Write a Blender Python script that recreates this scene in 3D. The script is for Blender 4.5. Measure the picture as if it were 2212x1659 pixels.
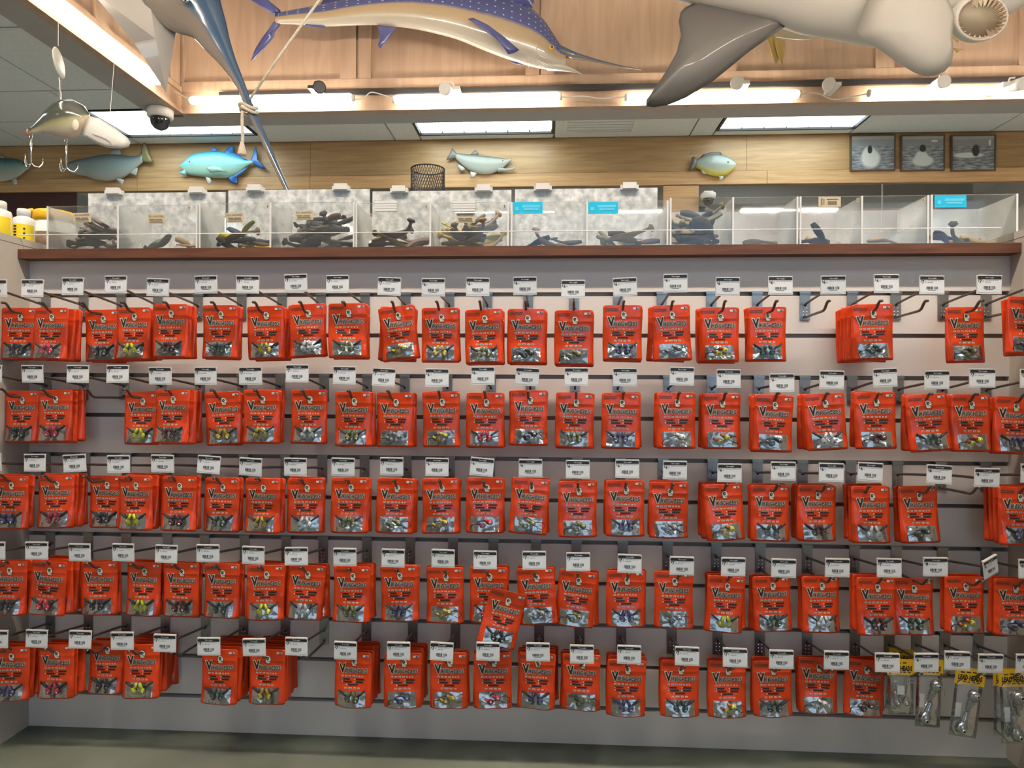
import bpy, math, random
from mathutils import Vector, Matrix
random.seed(7)
R = math.radians
for o in list(bpy.data.objects): bpy.data.objects.remove(o)
scene = bpy.context.scene
COL = scene.collection

# ------------------------------------------------------------------ camera
F = 1450.0; CAM = Vector((0.119752, -1.665263, 0.896416)); YAW, PITCH, ROLL = -0.053895, -0.0037, 0.004356
fw = Vector((math.sin(YAW)*math.cos(PITCH), math.cos(YAW)*math.cos(PITCH), math.sin(PITCH)))
r0 = Vector((math.cos(YAW), -math.sin(YAW), 0)); u0 = r0.cross(fw)
rt = r0*math.cos(ROLL) + u0*math.sin(ROLL); up = u0*math.cos(ROLL) - r0*math.sin(ROLL)
cd = bpy.data.cameras.new('camera'); cam = bpy.data.objects.new('camera', cd); COL.objects.link(cam)
M = Matrix((rt, up, -fw)).transposed().to_4x4(); M.translation = CAM; cam.matrix_world = M
cd.sensor_fit = 'HORIZONTAL'; cd.sensor_width = 36; cd.lens = F/2212*36; cd.clip_start = 0.02
scene.camera = cam

# ------------------------------------------------------------------ world, light, exposure
w = bpy.data.worlds.new('world'); scene.world = w; w.use_nodes = True
w.node_tree.nodes['Background'].inputs[0].default_value = (0.55, 0.68, 0.9, 1)
w.node_tree.nodes['Background'].inputs[1].default_value = 0.6
scene.view_settings.view_transform = 'Standard'; scene.view_settings.look = 'None'
scene.view_settings.exposure = 0.0; scene.view_settings.gamma = 1.0
scene.view_settings.use_curve_mapping = False
def area(name, loc, target, sx, sy, power, color):
    l = bpy.data.lights.new(name, 'AREA'); l.shape = 'RECTANGLE'; l.size = sx; l.size_y = sy
    l.energy = power; l.color = color
    o = bpy.data.objects.new(name, l); COL.objects.link(o); o.location = loc
    o.rotation_euler = (Vector(target)-Vector(loc)).to_track_quat('-Z', 'Y').to_euler(); return o
area('shop_window_daylight', (1.6, -4.35, 1.45), (1.2, 0, 1.0), 4.2, 1.9, 26, (0.48, 0.74, 1.0))
TUBE_E = 35.0; NEAR_E = 148.0; TROFFER_E = 6.0

def P(px, py, Y=None, X=None, Z=None):
    d = fw*F + rt*(px-1106) + up*(829.5-py)
    t = (Y-CAM.y)/d.y if Y is not None else (X-CAM.x)/d.x if X is not None else (Z-CAM.z)/d.z
    return CAM + d*t

# ------------------------------------------------------------------ materials
def mat(name, col, rough=0.5, metal=0.0, noise=None, bump=None, emit=0, spec=0.5, coat=0, rand=False, facets=None):
    """noise=(scale, amount) darkens/lightens the base colour; bump=(scale, strength, distance)"""
    m = bpy.data.materials.new(name); m.use_nodes = True; nt = m.node_tree; b = nt.nodes['Principled BSDF']
    b.inputs['Base Color'].default_value = (*col, 1); b.inputs['Roughness'].default_value = rough
    b.inputs['Metallic'].default_value = metal; b.inputs['Specular IOR Level'].default_value = spec
    b.inputs['Coat Weight'].default_value = coat
    if emit:
        b.inputs['Emission Color'].default_value = (*col, 1); b.inputs['Emission Strength'].default_value = emit
    if noise or bump:
        tc = nt.nodes.new('ShaderNodeTexCoord'); vec = tc.outputs['Object']
        if rand:
            oi = nt.nodes.new('ShaderNodeObjectInfo'); sc = nt.nodes.new('ShaderNodeVectorMath'); sc.operation = 'SCALE'
            sc.inputs[0].default_value = (3.1, 5.7, 4.3); nt.links.new(oi.outputs['Random'], sc.inputs['Scale'])
            ad = nt.nodes.new('ShaderNodeVectorMath'); nt.links.new(vec, ad.inputs[0]); nt.links.new(sc.outputs[0], ad.inputs[1]); vec = ad.outputs[0]
    if noise:
        n = nt.nodes.new('ShaderNodeTexNoise'); n.inputs['Scale'].default_value = noise[0]; n.inputs['Detail'].default_value = 5
        nt.links.new(vec, n.inputs['Vector'])
        mr = nt.nodes.new('ShaderNodeMapRange'); mr.inputs['From Min'].default_value = 0.3; mr.inputs['From Max'].default_value = 0.7
        mr.inputs['To Min'].default_value = 1-noise[1]; mr.inputs['To Max'].default_value = 1+noise[1]*0.5
        nt.links.new(n.outputs['Fac'], mr.inputs['Value'])
        hs = nt.nodes.new('ShaderNodeHueSaturation'); hs.inputs['Color'].default_value = (*col, 1)
        nt.links.new(mr.outputs[0], hs.inputs['Value']); nt.links.new(hs.outputs[0], b.inputs['Base Color'])
    if bump:
        n = nt.nodes.new('ShaderNodeTexNoise'); n.inputs['Scale'].default_value = bump[0]; n.inputs['Detail'].default_value = 2
        nt.links.new(vec, n.inputs['Vector']); bp = nt.nodes.new('ShaderNodeBump')
        bp.inputs['Strength'].default_value = bump[1]; bp.inputs['Distance'].default_value = bump[2]
        nt.links.new(n.outputs['Fac'], bp.inputs['Height']); nt.links.new(bp.outputs[0], b.inputs['Normal'])
        if facets:
            vo = nt.nodes.new('ShaderNodeTexVoronoi'); vo.inputs['Scale'].default_value = facets[0]; nt.links.new(vec, vo.inputs['Vector'])
            b2 = nt.nodes.new('ShaderNodeBump'); b2.inputs['Strength'].default_value = facets[1]; b2.inputs['Distance'].default_value = facets[2]
            nt.links.new(vo.outputs['Distance'], b2.inputs['Height']); nt.links.new(bp.outputs[0], b2.inputs['Normal']); nt.links.new(b2.outputs[0], b.inputs['Normal'])
    return m
def wood(name, c1, c2, scale=(1, 1, 14), rough=0.45):
    m = bpy.data.materials.new(name); m.use_nodes = True; nt = m.node_tree; b = nt.nodes['Principled BSDF']
    tc = nt.nodes.new('ShaderNodeTexCoord'); mp = nt.nodes.new('ShaderNodeMapping'); mp.inputs['Scale'].default_value = scale
    n = nt.nodes.new('ShaderNodeTexNoise'); n.inputs['Scale'].default_value = 4; n.inputs['Detail'].default_value = 6
    n.inputs['Distortion'].default_value = 0.6
    cr = nt.nodes.new('ShaderNodeValToRGB'); cr.color_ramp.elements[0].position = .3; cr.color_ramp.elements[1].position = .7
    cr.color_ramp.elements[0].color = (*c1, 1); cr.color_ramp.elements[1].color = (*c2, 1)
    nt.links.new(tc.outputs['Object'], mp.inputs[0]); nt.links.new(mp.outputs[0], n.inputs['Vector'])
    nt.links.new(n.outputs['Fac'], cr.inputs[0]); nt.links.new(cr.outputs[0], b.inputs['Base Color'])
    b.inputs['Roughness'].default_value = rough; return m
def fishmat(name, stops, rough=0.35, coat=0.3, dots=None, noise=0.25, nscale=18):
    """colour runs over the UV's v (belly 0 to back 1)"""
    m = bpy.data.materials.new(name); m.use_nodes = True; nt = m.node_tree; b = nt.nodes['Principled BSDF']
    uv = nt.nodes.new('ShaderNodeTexCoord'); sp = nt.nodes.new('ShaderNodeSeparateXYZ'); nt.links.new(uv.outputs['UV'], sp.inputs[0])
    nz = nt.nodes.new('ShaderNodeTexNoise'); nz.inputs['Scale'].default_value = nscale; nt.links.new(uv.outputs['Object'], nz.inputs['Vector'])
    ma = nt.nodes.new('ShaderNodeMath'); ma.operation = 'MULTIPLY_ADD'; ma.inputs[1].default_value = noise*0.5; 
    nt.links.new(nz.outputs['Fac'], ma.inputs[0])
    su = nt.nodes.new('ShaderNodeMath'); su.operation = 'SUBTRACT'; su.inputs[1].default_value = noise*0.25
    nt.links.new(sp.outputs[1], su.inputs[0]); nt.links.new(su.outputs[0], ma.inputs[2])
    cr = nt.nodes.new('ShaderNodeValToRGB'); e = cr.color_ramp.elements
    while len(e) < len(stops): e.new(0.5)
    for i, (p, c) in enumerate(stops): e[i].position = p; e[i].color = (*c, 1)
    nt.links.new(ma.outputs[0], cr.inputs[0]); out = cr.outputs[0]
    if dots:
        nu, nv, rad, col, vmin = dots
        def fr(sock, k):
            a = nt.nodes.new('ShaderNodeMath'); a.operation = 'MULTIPLY'; a.inputs[1].default_value = k; nt.links.new(sock, a.inputs[0])
            f = nt.nodes.new('ShaderNodeMath'); f.operation = 'FRACT'; nt.links.new(a.outputs[0], f.inputs[0])
            s = nt.nodes.new('ShaderNodeMath'); s.operation = 'SUBTRACT'; s.inputs[1].default_value = .5; nt.links.new(f.outputs[0], s.inputs[0])
            q = nt.nodes.new('ShaderNodeMath'); q.operation = 'POWER'; q.inputs[1].default_value = 2; nt.links.new(s.outputs[0], q.inputs[0]); return q.outputs[0]
        ad = nt.nodes.new('ShaderNodeMath'); nt.links.new(fr(sp.outputs[0], nu), ad.inputs[0]); nt.links.new(fr(sp.outputs[1], nv), ad.inputs[1])
        lt = nt.nodes.new('ShaderNodeMath'); lt.operation = 'LESS_THAN'; lt.inputs[1].default_value = rad*rad; nt.links.new(ad.outputs[0], lt.inputs[0])
        gt = nt.nodes.new('ShaderNodeMath'); gt.operation = 'GREATER_THAN'; gt.inputs[1].default_value = vmin; nt.links.new(sp.outputs[1], gt.inputs[0])
        mu = nt.nodes.new('ShaderNodeMath'); mu.operation = 'MULTIPLY'; nt.links.new(lt.outputs[0], mu.inputs[0]); nt.links.new(gt.outputs[0], mu.inputs[1])
        mx = nt.nodes.new('ShaderNodeMix'); mx.data_type = 'RGBA'; mx.inputs['B'].default_value = (*col, 1)
        nt.links.new(mu.outputs[0], mx.inputs['Factor']); nt.links.new(out, mx.inputs['A']); out = mx.outputs['Result']
    nt.links.new(out, b.inputs['Base Color']); b.inputs['Roughness'].default_value = rough; b.inputs['Coat Weight'].default_value = coat
    return m
def clear(name, tint, haze, gloss, rough=0.06, bump=None, hscale=9, hcol=(.85, .85, .83)):
    """thin clear plastic: see-through, with scuffs (diffuse haze) and a gloss"""
    m = bpy.data.materials.new(name); m.use_nodes = True; nt = m.node_tree; nt.nodes.remove(nt.nodes['Principled BSDF'])
    out = nt.nodes['Material Output']; tr = nt.nodes.new('ShaderNodeBsdfTransparent'); tr.inputs[0].default_value = (*tint, 1)
    di = nt.nodes.new('ShaderNodeBsdfDiffuse'); di.inputs[0].default_value = (*hcol, 1)
    gl = nt.nodes.new('ShaderNodeBsdfGlossy'); gl.inputs['Roughness'].default_value = rough
    tc = nt.nodes.new('ShaderNodeTexCoord'); n = nt.nodes.new('ShaderNodeTexNoise'); n.inputs['Scale'].default_value = hscale; n.inputs['Detail'].default_value = 6
    nt.links.new(tc.outputs['Object'], n.inputs['Vector'])
    mr = nt.nodes.new('ShaderNodeMapRange'); mr.inputs['From Min'].default_value = .35; mr.inputs['From Max'].default_value = .7
    mr.inputs['To Min'].default_value = haze[0]; mr.inputs['To Max'].default_value = haze[1]; nt.links.new(n.outputs['Fac'], mr.inputs['Value'])
    m1 = nt.nodes.new('ShaderNodeMixShader'); nt.links.new(mr.outputs[0], m1.inputs[0]); nt.links.new(tr.outputs[0], m1.inputs[1]); nt.links.new(di.outputs[0], m1.inputs[2])
    fn = nt.nodes.new('ShaderNodeFresnel'); fn.inputs[0].default_value = 1.49
    sc = nt.nodes.new('ShaderNodeMath'); sc.operation = 'MULTIPLY'; sc.inputs[1].default_value = gloss; sc.use_clamp = True; nt.links.new(fn.outputs[0], sc.inputs[0])
    m2 = nt.nodes.new('ShaderNodeMixShader'); nt.links.new(sc.outputs[0], m2.inputs[0]); nt.links.new(m1.outputs[0], m2.inputs[1]); nt.links.new(gl.outputs[0], m2.inputs[2])
    if bump:
        bn = nt.nodes.new('ShaderNodeTexNoise'); bn.inputs['Scale'].default_value = bump[0]; nt.links.new(tc.outputs['Object'], bn.inputs['Vector'])
        bp = nt.nodes.new('ShaderNodeBump'); bp.inputs['Strength'].default_value = bump[1]; bp.inputs['Distance'].default_value = bump[2]
        nt.links.new(bn.outputs['Fac'], bp.inputs['Height']); nt.links.new(bp.outputs[0], gl.inputs['Normal']); nt.links.new(bp.outputs[0], fn.inputs['Normal'])
    nt.links.new(m2.outputs[0], out.inputs['Surface']); return m

MT = dict(
 slat=mat('almond_laminate', (.67, .615, .57), .45, noise=(2.5, .05)),
 groove=mat('groove_metal', (.20, .185, .175), .4, .4),
 panel=mat('cream_laminate', (.47, .42, .36), .5, noise=(1.5, .06)),
 shelfwood=wood('walnut_edge', (.075, .022, .009), (.14, .047, .018), (2, 20, 22), .6),
 oak=wood('honey_oak', (.46, .275, .12), (.64, .40, .19), (.6, 1, 9), .4),
 oakv=wood('honey_oak_panel', (.37, .245, .165), (.45, .31, .215), (5, 5, .5), .45),
 beam=mat('grey_beam_paint', (.35, .325, .30), .6),
 tile=mat('ceiling_tile', (.70, .73, .71), .9, noise=(60, .08)),
 grid=mat('ceiling_grid', (.50, .51, .50), .7),
 paint=mat('wall_paint', (.66, .62, .56), .8),
 maroon=mat('maroon_paint', (.055, .02, .018), .6),
 floor=mat('worn_green_floor', (.155, .17, .13), .7, noise=(2.6, .45)),
 vinyl=mat('bounce_vinyl', (.50, .52, .51), .5, noise=(3, .1)),
 mirror=mat('mirror_glass', (.62, .62, .62), .05, 1.0),
 steel=mat('zinc_bracket', (.36, .38, .38), .33, .9),
 wire=mat('dark_wire', (.17, .145, .12), .38, .8),
 white=mat('white_plastic', (.72, .70, .66), .4),
 paper=mat('tag_paper', (.67, .67, .68), .55),
 holder=mat('tag_holder', (.62, .60, .57), .25),
 ink=mat('black_ink', (.012, .011, .012), .5),
 tagink=mat('tag_header_ink', (.025, .02, .02), .45),
 cream=mat('cream_print', (.66, .60, .48), .45),
 printdk=mat('print_dark', (.10, .035, .02), .5),
 blue=mat('flag_blue', (.04, .05, .25), .5),
 red=mat('pouch_red', (.62, .050, .008), .21, noise=(9, .10), bump=(15, .85, .012), spec=.45, rand=True),
 foil=mat('silver_foil', (.50, .48, .455), .20, .9, bump=(24, .8, .011), rand=True, facets=(48, .5, .006)),
 film=clear('pouch_film', (.97, .97, .97), (.0, .02), .9, .09, (34, .5, .008)),
 bag=clear('clear_bag', (.92, .93, .93), (.02, .10), .8, .12, (30, .6, .008), 14),
 acrylic=clear('acrylic', (.96, .97, .965), (.015, .07), 1.0, .04),
 frosted=clear('scuffed_acrylic', (.93, .95, .945), (.42, .85), 1.0, .10, hscale=60),
 acside=clear('acrylic_side', (.94, .95, .945), (.22, .42), .35, .1),
 clip=mat('clear_hinge', (.66, .64, .62), .15, spec=.7),
 sticker=mat('cream_sticker', (.50, .42, .28), .6),
 stickerink=mat('sticker_ink', (.16, .12, .08), .6),
 cyan=mat('cyan_tag', (.0, .42, .66), .5),
 cyanlite=mat('cyan_tag_print', (.10, .52, .72), .5),
 chrome=mat('chrome', (.75, .75, .76), .08, 1.0),
 lead=mat('bright_lead', (.42, .43, .44), .22, .95),
 yellow=mat('yellow_card', (.72, .42, .01), .5),
 ylabel=mat('yellow_label', (.75, .56, .01), .45),
 ylid=mat('yellow_lid', (.80, .44, .01), .35),
 brown=mat('brown_label', (.14, .085, .05), .5),
 tube=mat('lit_tube', (1.0, .90, .75), .5, emit=TUBE_E),
 tube2=mat('lit_tube_bright', (1.0, .90, .76), .5, emit=NEAR_E),
 pane=mat('lit_diffuser', (.80, .95, 1.0), .5, emit=TROFFER_E),
 dark=mat('dark_metal', (.03, .03, .032), .4, .3),
 dome=mat('dome_glass', (.01, .01, .012), .05, spec=.8, coat=.5),
 lens=mat('lamp_lens', (.45, .60, .55), .1, .3),
 rope=mat('cotton_rope', (.62, .55, .45), .85, bump=(220, .6, .01)),
 cord=mat('clear_line', (.85, .82, .78), .25),
)

# ------------------------------------------------------------------ mesh builder
class MB:
    def __init__(s): s.v = []; s.f = []; s.m = []; s.uv = {}
    def add(s, vs, fs, m=0, uv=None):
        b = len(s.v); s.v += [tuple(v) for v in vs]; s.f += [tuple(b+i for i in f) for f in fs]; s.m += [m]*len(fs)
        if uv:
            for i, c in enumerate(uv): s.uv[b+i] = c
        return s
    def box(s, c, d, m=0, rot=None):
        x, y, z = (k/2 for k in d)
        vs = [Vector(((-x, x)[i & 1], (-y, y)[i >> 1 & 1], (-z, z)[i >> 2])) for i in range(8)]
        if rot: vs = [rot @ v for v in vs]
        return s.add([v+Vector(c) for v in vs], [(0, 2, 3, 1), (4, 5, 7, 6), (0, 1, 5, 4), (2, 6, 7, 3), (0, 4, 6, 2), (1, 3, 7, 5)], m)
    def rings(s, rings, m=0, caps=True, uv=None, closed=False):
        n = len(rings[0]); vs = [v for r in rings for v in r]; fs = []
        L = len(rings)
        for i in range(L if closed else L-1):
            for j in range(n):
                a, b = i*n+j, i*n+(j+1) % n; k = ((i+1) % L)*n
                fs.append((a, b, k+(j+1) % n, k+j))
        if caps and not closed: fs += [tuple(range(n))[::-1], tuple((L-1)*n+j for j in range(n))]
        return s.add(vs, fs, m, uv)
    def tube(s, pts, r, n=8, m=0, caps=True, uvs=False, flat=1.0):
        pts = [Vector(p) for p in pts]; L = len(pts); rs = r if isinstance(r, (list, tuple)) else [r]*L
        rings = []; uv = []; ref = None
        for i, p in enumerate(pts):
            t = (pts[min(i+1, L-1)]-pts[max(i-1, 0)]).normalized()
            if ref is None: ref = Vector((0, 0, 1)) if abs(t.z) < .9 else Vector((1, 0, 0))
            a = (ref - t*ref.dot(t)).normalized(); b = t.cross(a); ref = a
            rings.append([p + a*(math.cos(2*math.pi*j/n)*rs[i]) + b*(math.sin(2*math.pi*j/n)*rs[i]*flat) for j in range(n)])
            uv += [(i/(L-1), .5+.5*math.cos(2*math.pi*j/n)) for j in range(n)]
        return s.rings(rings, m, caps, uv if uvs else None)
    def lathe(s, prof, n=20, m=0, c=(0, 0, 0), rot=None):
        rings = []
        for r, z in prof:
            vs = [Vector((math.cos(2*math.pi*j/n)*r, math.sin(2*math.pi*j/n)*r, z)) for j in range(n)]
            if rot: vs = [rot @ v for v in vs]
            rings.append([v+Vector(c) for v in vs])
        return s.rings(rings, m)
    def ball(s, c, rx, ry=None, rz=None, m=0, n=10, k=6, rot=None):
        ry = ry or rx; rz = rz or rx; rings = []
        for i in range(k+1):
            a = math.pi*(i/k)*.998+.001
            vs = [Vector((math.sin(a)*math.cos(2*math.pi*j/n)*rx, math.sin(a)*math.sin(2*math.pi*j/n)*ry, -math.cos(a)*rz)) for j in range(n)]
            if rot: vs = [rot @ v for v in vs]
            rings.append([v+Vector(c) for v in vs])
        return s.rings(rings, m)
    def prism(s, poly, off, m=0):
        """3-D outline extruded by the vector off"""
        poly = [Vector(p) for p in poly]; n = len(poly); off = Vector(off)
        fs = [tuple(range(n)), tuple(range(2*n-1, n-1, -1))] + [(i, n+i, n+(i+1) % n, (i+1) % n) for i in range(n)]
        return s.add(poly+[p+off for p in poly], fs, m)
    def pillow(s, poly, t, m=0, inset=.25, uvv=None):
        """closed fin: thin at its outline, thicker in the middle (t along Y)"""
        poly = [Vector(p) for p in poly]; n = len(poly); c = sum(poly, Vector())/n
        zs = [p.z for p in poly]; z0, z1 = min(zs), max(zs)
        mid = [p+(c-p)*inset for p in poly]; Y = Vector((0, t/2, 0))
        vs = poly + [p-Y*.8 for p in mid] + [p+Y*.8 for p in mid] + [c-Y, c+Y]; fs = []
        for i in range(n):
            j = (i+1) % n
            fs += [(i, j, n+j, n+i), (j, i, 2*n+i, 2*n+j), (n+i, n+j, 3*n), (2*n+j, 2*n+i, 3*n+1)]
        return s.add(vs, fs, m, [((p.x-c.x), (p.z-z0)/max(1e-6, z1-z0)) for p in vs])
    def mesh(s, name, mats, smooth=False):
        me = bpy.data.meshes.new(name); me.from_pydata(s.v, [], s.f); me.polygons.foreach_set('material_index', s.m)
        for k in (mats if isinstance(mats, (list, tuple)) else [mats]): me.materials.append(MT[k] if isinstance(k, str) else k)
        if smooth: me.polygons.foreach_set('use_smooth', [True]*len(s.f))
        if s.uv:
            l = me.uv_layers.new(name='UVMap')
            for lp in me.loops: l.data[lp.index].uv = s.uv.get(lp.vertex_index, (0, 0))
        me.update(); return me
    def build(s, name, mats, parent=None, smooth=False, label=None): return put(name, s.mesh(name, mats, smooth), parent, label=label)
def put(name, me, parent=None, loc=None, rot=None, label=None):
    o = bpy.data.objects.new(name, me); COL.objects.link(o)
    if parent: o.parent = parent
    if loc is not None: o.location = loc
    if rot is not None: o.rotation_euler = rot
    if label: o['label'] = label
    return o
def thing(name, label, cat, loc=(0, 0, 0), rot=(0, 0, 0), group=None):
    return tag(put(name, None, None, loc, rot), label, cat, group)
def tag(o, label, cat, group=None):
    o['label'] = label; o['category'] = cat
    if group: o['group'] = group
    return o
def struct(o, label=None):
    o['kind'] = 'structure'
    if label: o['label'] = label
    return o
def at(root, pts): return [Vector(p)-root.location for p in pts]
def rotm(ax, deg): return Matrix.Rotation(R(deg), 3, ax)

_tc = {}
def text2d(body, size, off=0.0, res=1):
    k = (body, size, off, res)
    if k not in _tc:
        c = bpy.data.curves.new('t', 'FONT'); c.body = body; c.size = size; c.offset = off; c.resolution_u = res; c.fill_mode = 'FRONT'
        o = bpy.data.objects.new('t', c); COL.objects.link(o); bpy.context.view_layer.update()
        me = bpy.data.meshes.new_from_object(o.evaluated_get(bpy.context.evaluated_depsgraph_get()))
        _tc[k] = ([(v.co.x, v.co.y) for v in me.vertices], [tuple(p.vertices) for p in me.polygons])
        bpy.data.objects.remove(o); bpy.data.curves.remove(c); bpy.data.meshes.remove(me)
    return _tc[k]
def fit_text(body, x0, y0, wd, ht, off=0.0, res=1, size=1.0):
    """text scaled so that its outline fills the rectangle (x0,y0,wd,ht)"""
    v, f = text2d(body, size, 0, res); xs = [a for a, b in v]; ys = [b for a, b in v]
    ax, bx_, ay, by = min(xs), max(xs), min(ys), max(ys)
    if off: v, f = text2d(body, size, off, res)
    return [(x0+(a-ax)/(bx_-ax)*wd, y0+(b-ay)/(by-ay)*ht) for a, b in v], f

ORD = 'zeroth first second third fourth fifth sixth seventh eighth ninth tenth eleventh twelfth thirteenth fourteenth fifteenth sixteenth seventeenth eighteenth nineteenth twentieth twenty-first twenty-second twenty-third twenty-fourth'.split()
ROWN = ['top row', 'second row', 'third row', 'fourth row', 'bottom row']

# ================================================================== STRUCTURE
WX = 1.2192; ZG = 1.1130; SP = 0.10225; ZSH = 1.225
fl = MB().box((0, 0.1, -.05), (12.2, 9.4, .1)).build('floor', 'floor'); struct(fl, 'worn grey green floor')
struct(MB().box((-.4, 2.55, .002), (11.2, 3.9, .004)).build('floor_bounce', 'vinyl'), 'unseen pale floor added behind the display to bounce light')  # out of view, added pale so it bounces light up to the ceiling
# slatwall: backing board and one object per slat
wd = MB().box((0, .0205, .6), (2*WX, .013, 1.2)).build('wall_display', 'groove'); struct(wd, 'almond slatwall behind the hanging pouches')
for k in range(12):
    z1 = 1.2015 if k == 0 else ZG-(k-1)*SP-.0052; z0 = 0.0 if k == 11 else ZG-k*SP+.0052
    b = MB(); h = z1-z0; b.box((0, .007, (z0+z1)/2), (2*WX, .014, h)); b.build('slat', 'slat', wd)
for s, side in ((-1, 'left'), (1, 'right')):
    p = struct(MB().box((s*(WX+.010), -.55, .6185), (.020, 2.1, 1.237)).build('wall_'+side, 'panel'), 'cream side panel of the display bay')
    MB().box((s*(WX+.010), -.55, 1.2465), (.0215, 2.1, .017)).build('cap', 'panel', p)
    cb = MB(); cb.box((s*(WX+.40), .05, 1.225), (.76, .9, .02)); cb.build('shelf_top', 'panel', p)
    MB().box((s*(WX+.40), .48, .6), (.76, .02, 1.2)).build('back_board', 'panel', p)
# far wall: oak boards above, mirrors below
YF = 4.53; ZC = 3.13; ZB = 2.690
wb = struct(MB().box((-.4, YF+.07, 1.6), (11.2, .1, 3.2)).build('wall_back', 'paint'), 'far wall with an oak band above mirrors')
seams = [-6, P(672, 340, Y=YF).x, 1.9, 5.2]
for i in range(3):
    MB().box(((seams[i]+seams[i+1])/2, YF, (2.812+ZC)/2), (seams[i+1]-seams[i]-.003, .04, ZC-2.812)).build('board', 'oak', wb)
seams = [-6, P(300, 390, Y=YF).x, P(672, 390, Y=YF).x, P(1655, 390, Y=YF).x, 5.2]
for i in range(4):
    MB().box(((seams[i]+seams[i+1])/2, YF-.004, (ZB+2.808)/2), (seams[i+1]-seams[i]-.004, .048, 2.808-ZB)).build('board', 'oak', wb)
mx0 = P(165, 420, Y=YF).x; px0, px1 = P(1432, 420, Y=YF).x, P(1508, 420, Y=YF).x
for a, c in ((mx0, -1.7), (-1.69, px0), (px1, 3.1), (3.11, 5.2)):
    MB().box(((a+c)/2, YF+.012, 1.85), (c-a-.004, .014, 1.67)).build('mirror_panel', 'mirror', wb)
MB().box(((px0+px1)/2, YF, 1.85), (px1-px0, .05, 1.66)).build('pilaster', 'oak', wb)
MB().box(((-6+mx0)/2, YF+.01, 1.85), (mx0+6, .02, 1.67)).build('maroon_panel', 'maroon', wb)
struct(MB().box((-6.05, .1, 1.6), (.1, 9.2, 3.2)).build('wall_side', 'paint'), 'plain shop wall on the far left')
struct(MB().box((5.25, .1, 1.6), (.1, 9.2, 3.2)).build('wall_end', 'paint'), 'plain shop wall on the far right')
b = MB(); b.box((-3.3, -4.5, 1.6), (5.5, .1, 3.2)); b.box((4.45, -4.5, 1.6), (1.5, .1, 3.2)); b.box((1.6, -4.5, .22), (4.3, .1, .44)); b.box((1.6, -4.5, 2.8), (4.3, .1, .7))
struct(b.build('wall_front', 'paint'), 'shop front wall with a wide window opening')
# coffer: lowered rim beams, oak panelled sides, plain lid
CX0, CX1, CY0, CY1, ZR = -2.56, 4.4, -1.0, 3.10, 2.832
def beam(n, c, d): return struct(MB().box(c, d).build('trim_%d' % n, 'beam'), 'grey rim beam around the raised ceiling')
beam(1, ((CX0+CX1)/2, CY1+.137, (ZR+3.16)/2), (CX1-CX0+.46, .186, 3.16-ZR))
beam(2, (CX0-.137, (CY0+CY1)/2, (ZR+3.16)/2), (.186, CY1-CY0, 3.16-ZR))
beam(3, ((CX0+CX1)/2, CY0-.137, (ZR+3.16)/2), (CX1-CX0+.46, .186, 3.16-ZR))
beam(4, (CX1+.137, (CY0+CY1)/2, (ZR+3.16)/2), (.186, CY1-CY0, 3.16-ZR))
for n, (z, hh, yy) in enumerate(((ZR+.012, .024, -.018), (2.862, .016, -.010))):   # mouldings on the inner edges
    t = struct(MB().box(((CX0+CX1)/2, CY1+yy/2, z), (CX1-CX0, abs(yy), hh)).build('trim_%d' % (5+2*n), 'oakv'), 'thin oak moulding along the far rim')
    struct(MB().box((CX0-yy/2, (CY0+CY1)/2, z), (abs(yy), CY1-CY0, hh)).build('trim_%d' % (6+2*n), 'oakv'), 'thin oak moulding along the left rim')
ZT = 4.15
wcf = struct(MB().box(((CX0+CX1)/2, CY1+.022, (ZR+ZT)/2), (CX1-CX0, .044, ZT-ZR)).build('wall_coffer_far', 'oakv'), 'oak panelled far side of the raised ceiling')
wcl = struct(MB().box((CX0-.022, (CY0+CY1)/2, (ZR+ZT)/2), (.044, CY1-CY0, ZT-ZR)).build('wall_coffer_left', 'oakv'), 'oak panelled left side of the raised ceiling')
struct(MB().box((CX1+.022, (CY0+CY1)/2, (ZR+ZT)/2), (.044, CY1-CY0, ZT-ZR)).build('wall_coffer_right', 'oakv'), 'oak panelled right side of the raised ceiling')
struct(MB().box(((CX0+CX1)/2, CY0-.022, (ZR+ZT)/2), (CX1-CX0, .044, ZT-ZR)).build('wall_coffer_near', 'oakv'), 'oak panelled near side of the raised ceiling')
zr = P(950, 168, Y=3.09).z
MB().box(((CX0+CX1)/2, CY1-.008, (zr+2.99)/2), (CX1-CX0, .026, zr-2.99)).build('rail', 'oakv', wcf)
for xa, xb in ((386, 400), (735, 770), (775, 802), (1135, 1165), (1168, 1198), (1560, 1590), (1890, 1930), (2200, 2230)):
    a, c = P(xa, 100, Y=3.09).x, P(xb, 100, Y=3.09).x
    MB().box(((a+c)/2, CY1-.008, (zr+ZT)/2), (c-a, .026, ZT-zr-.004)).build('stile', 'oakv', wcf)
MB().box((CX0+.008, (CY0+CY1)/2, 3.0), (.024, CY1-CY0-.06, .036)).build('rail', 'oakv', wcl)
for ya in (-.4, .9, 2.2, 2.98):
    MB().box((CX0+.008, ya, (3.02+ZT)/2-.002), (.026, .12, ZT-3.02-.006)).build('stile', 'oakv', wcl)
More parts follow.
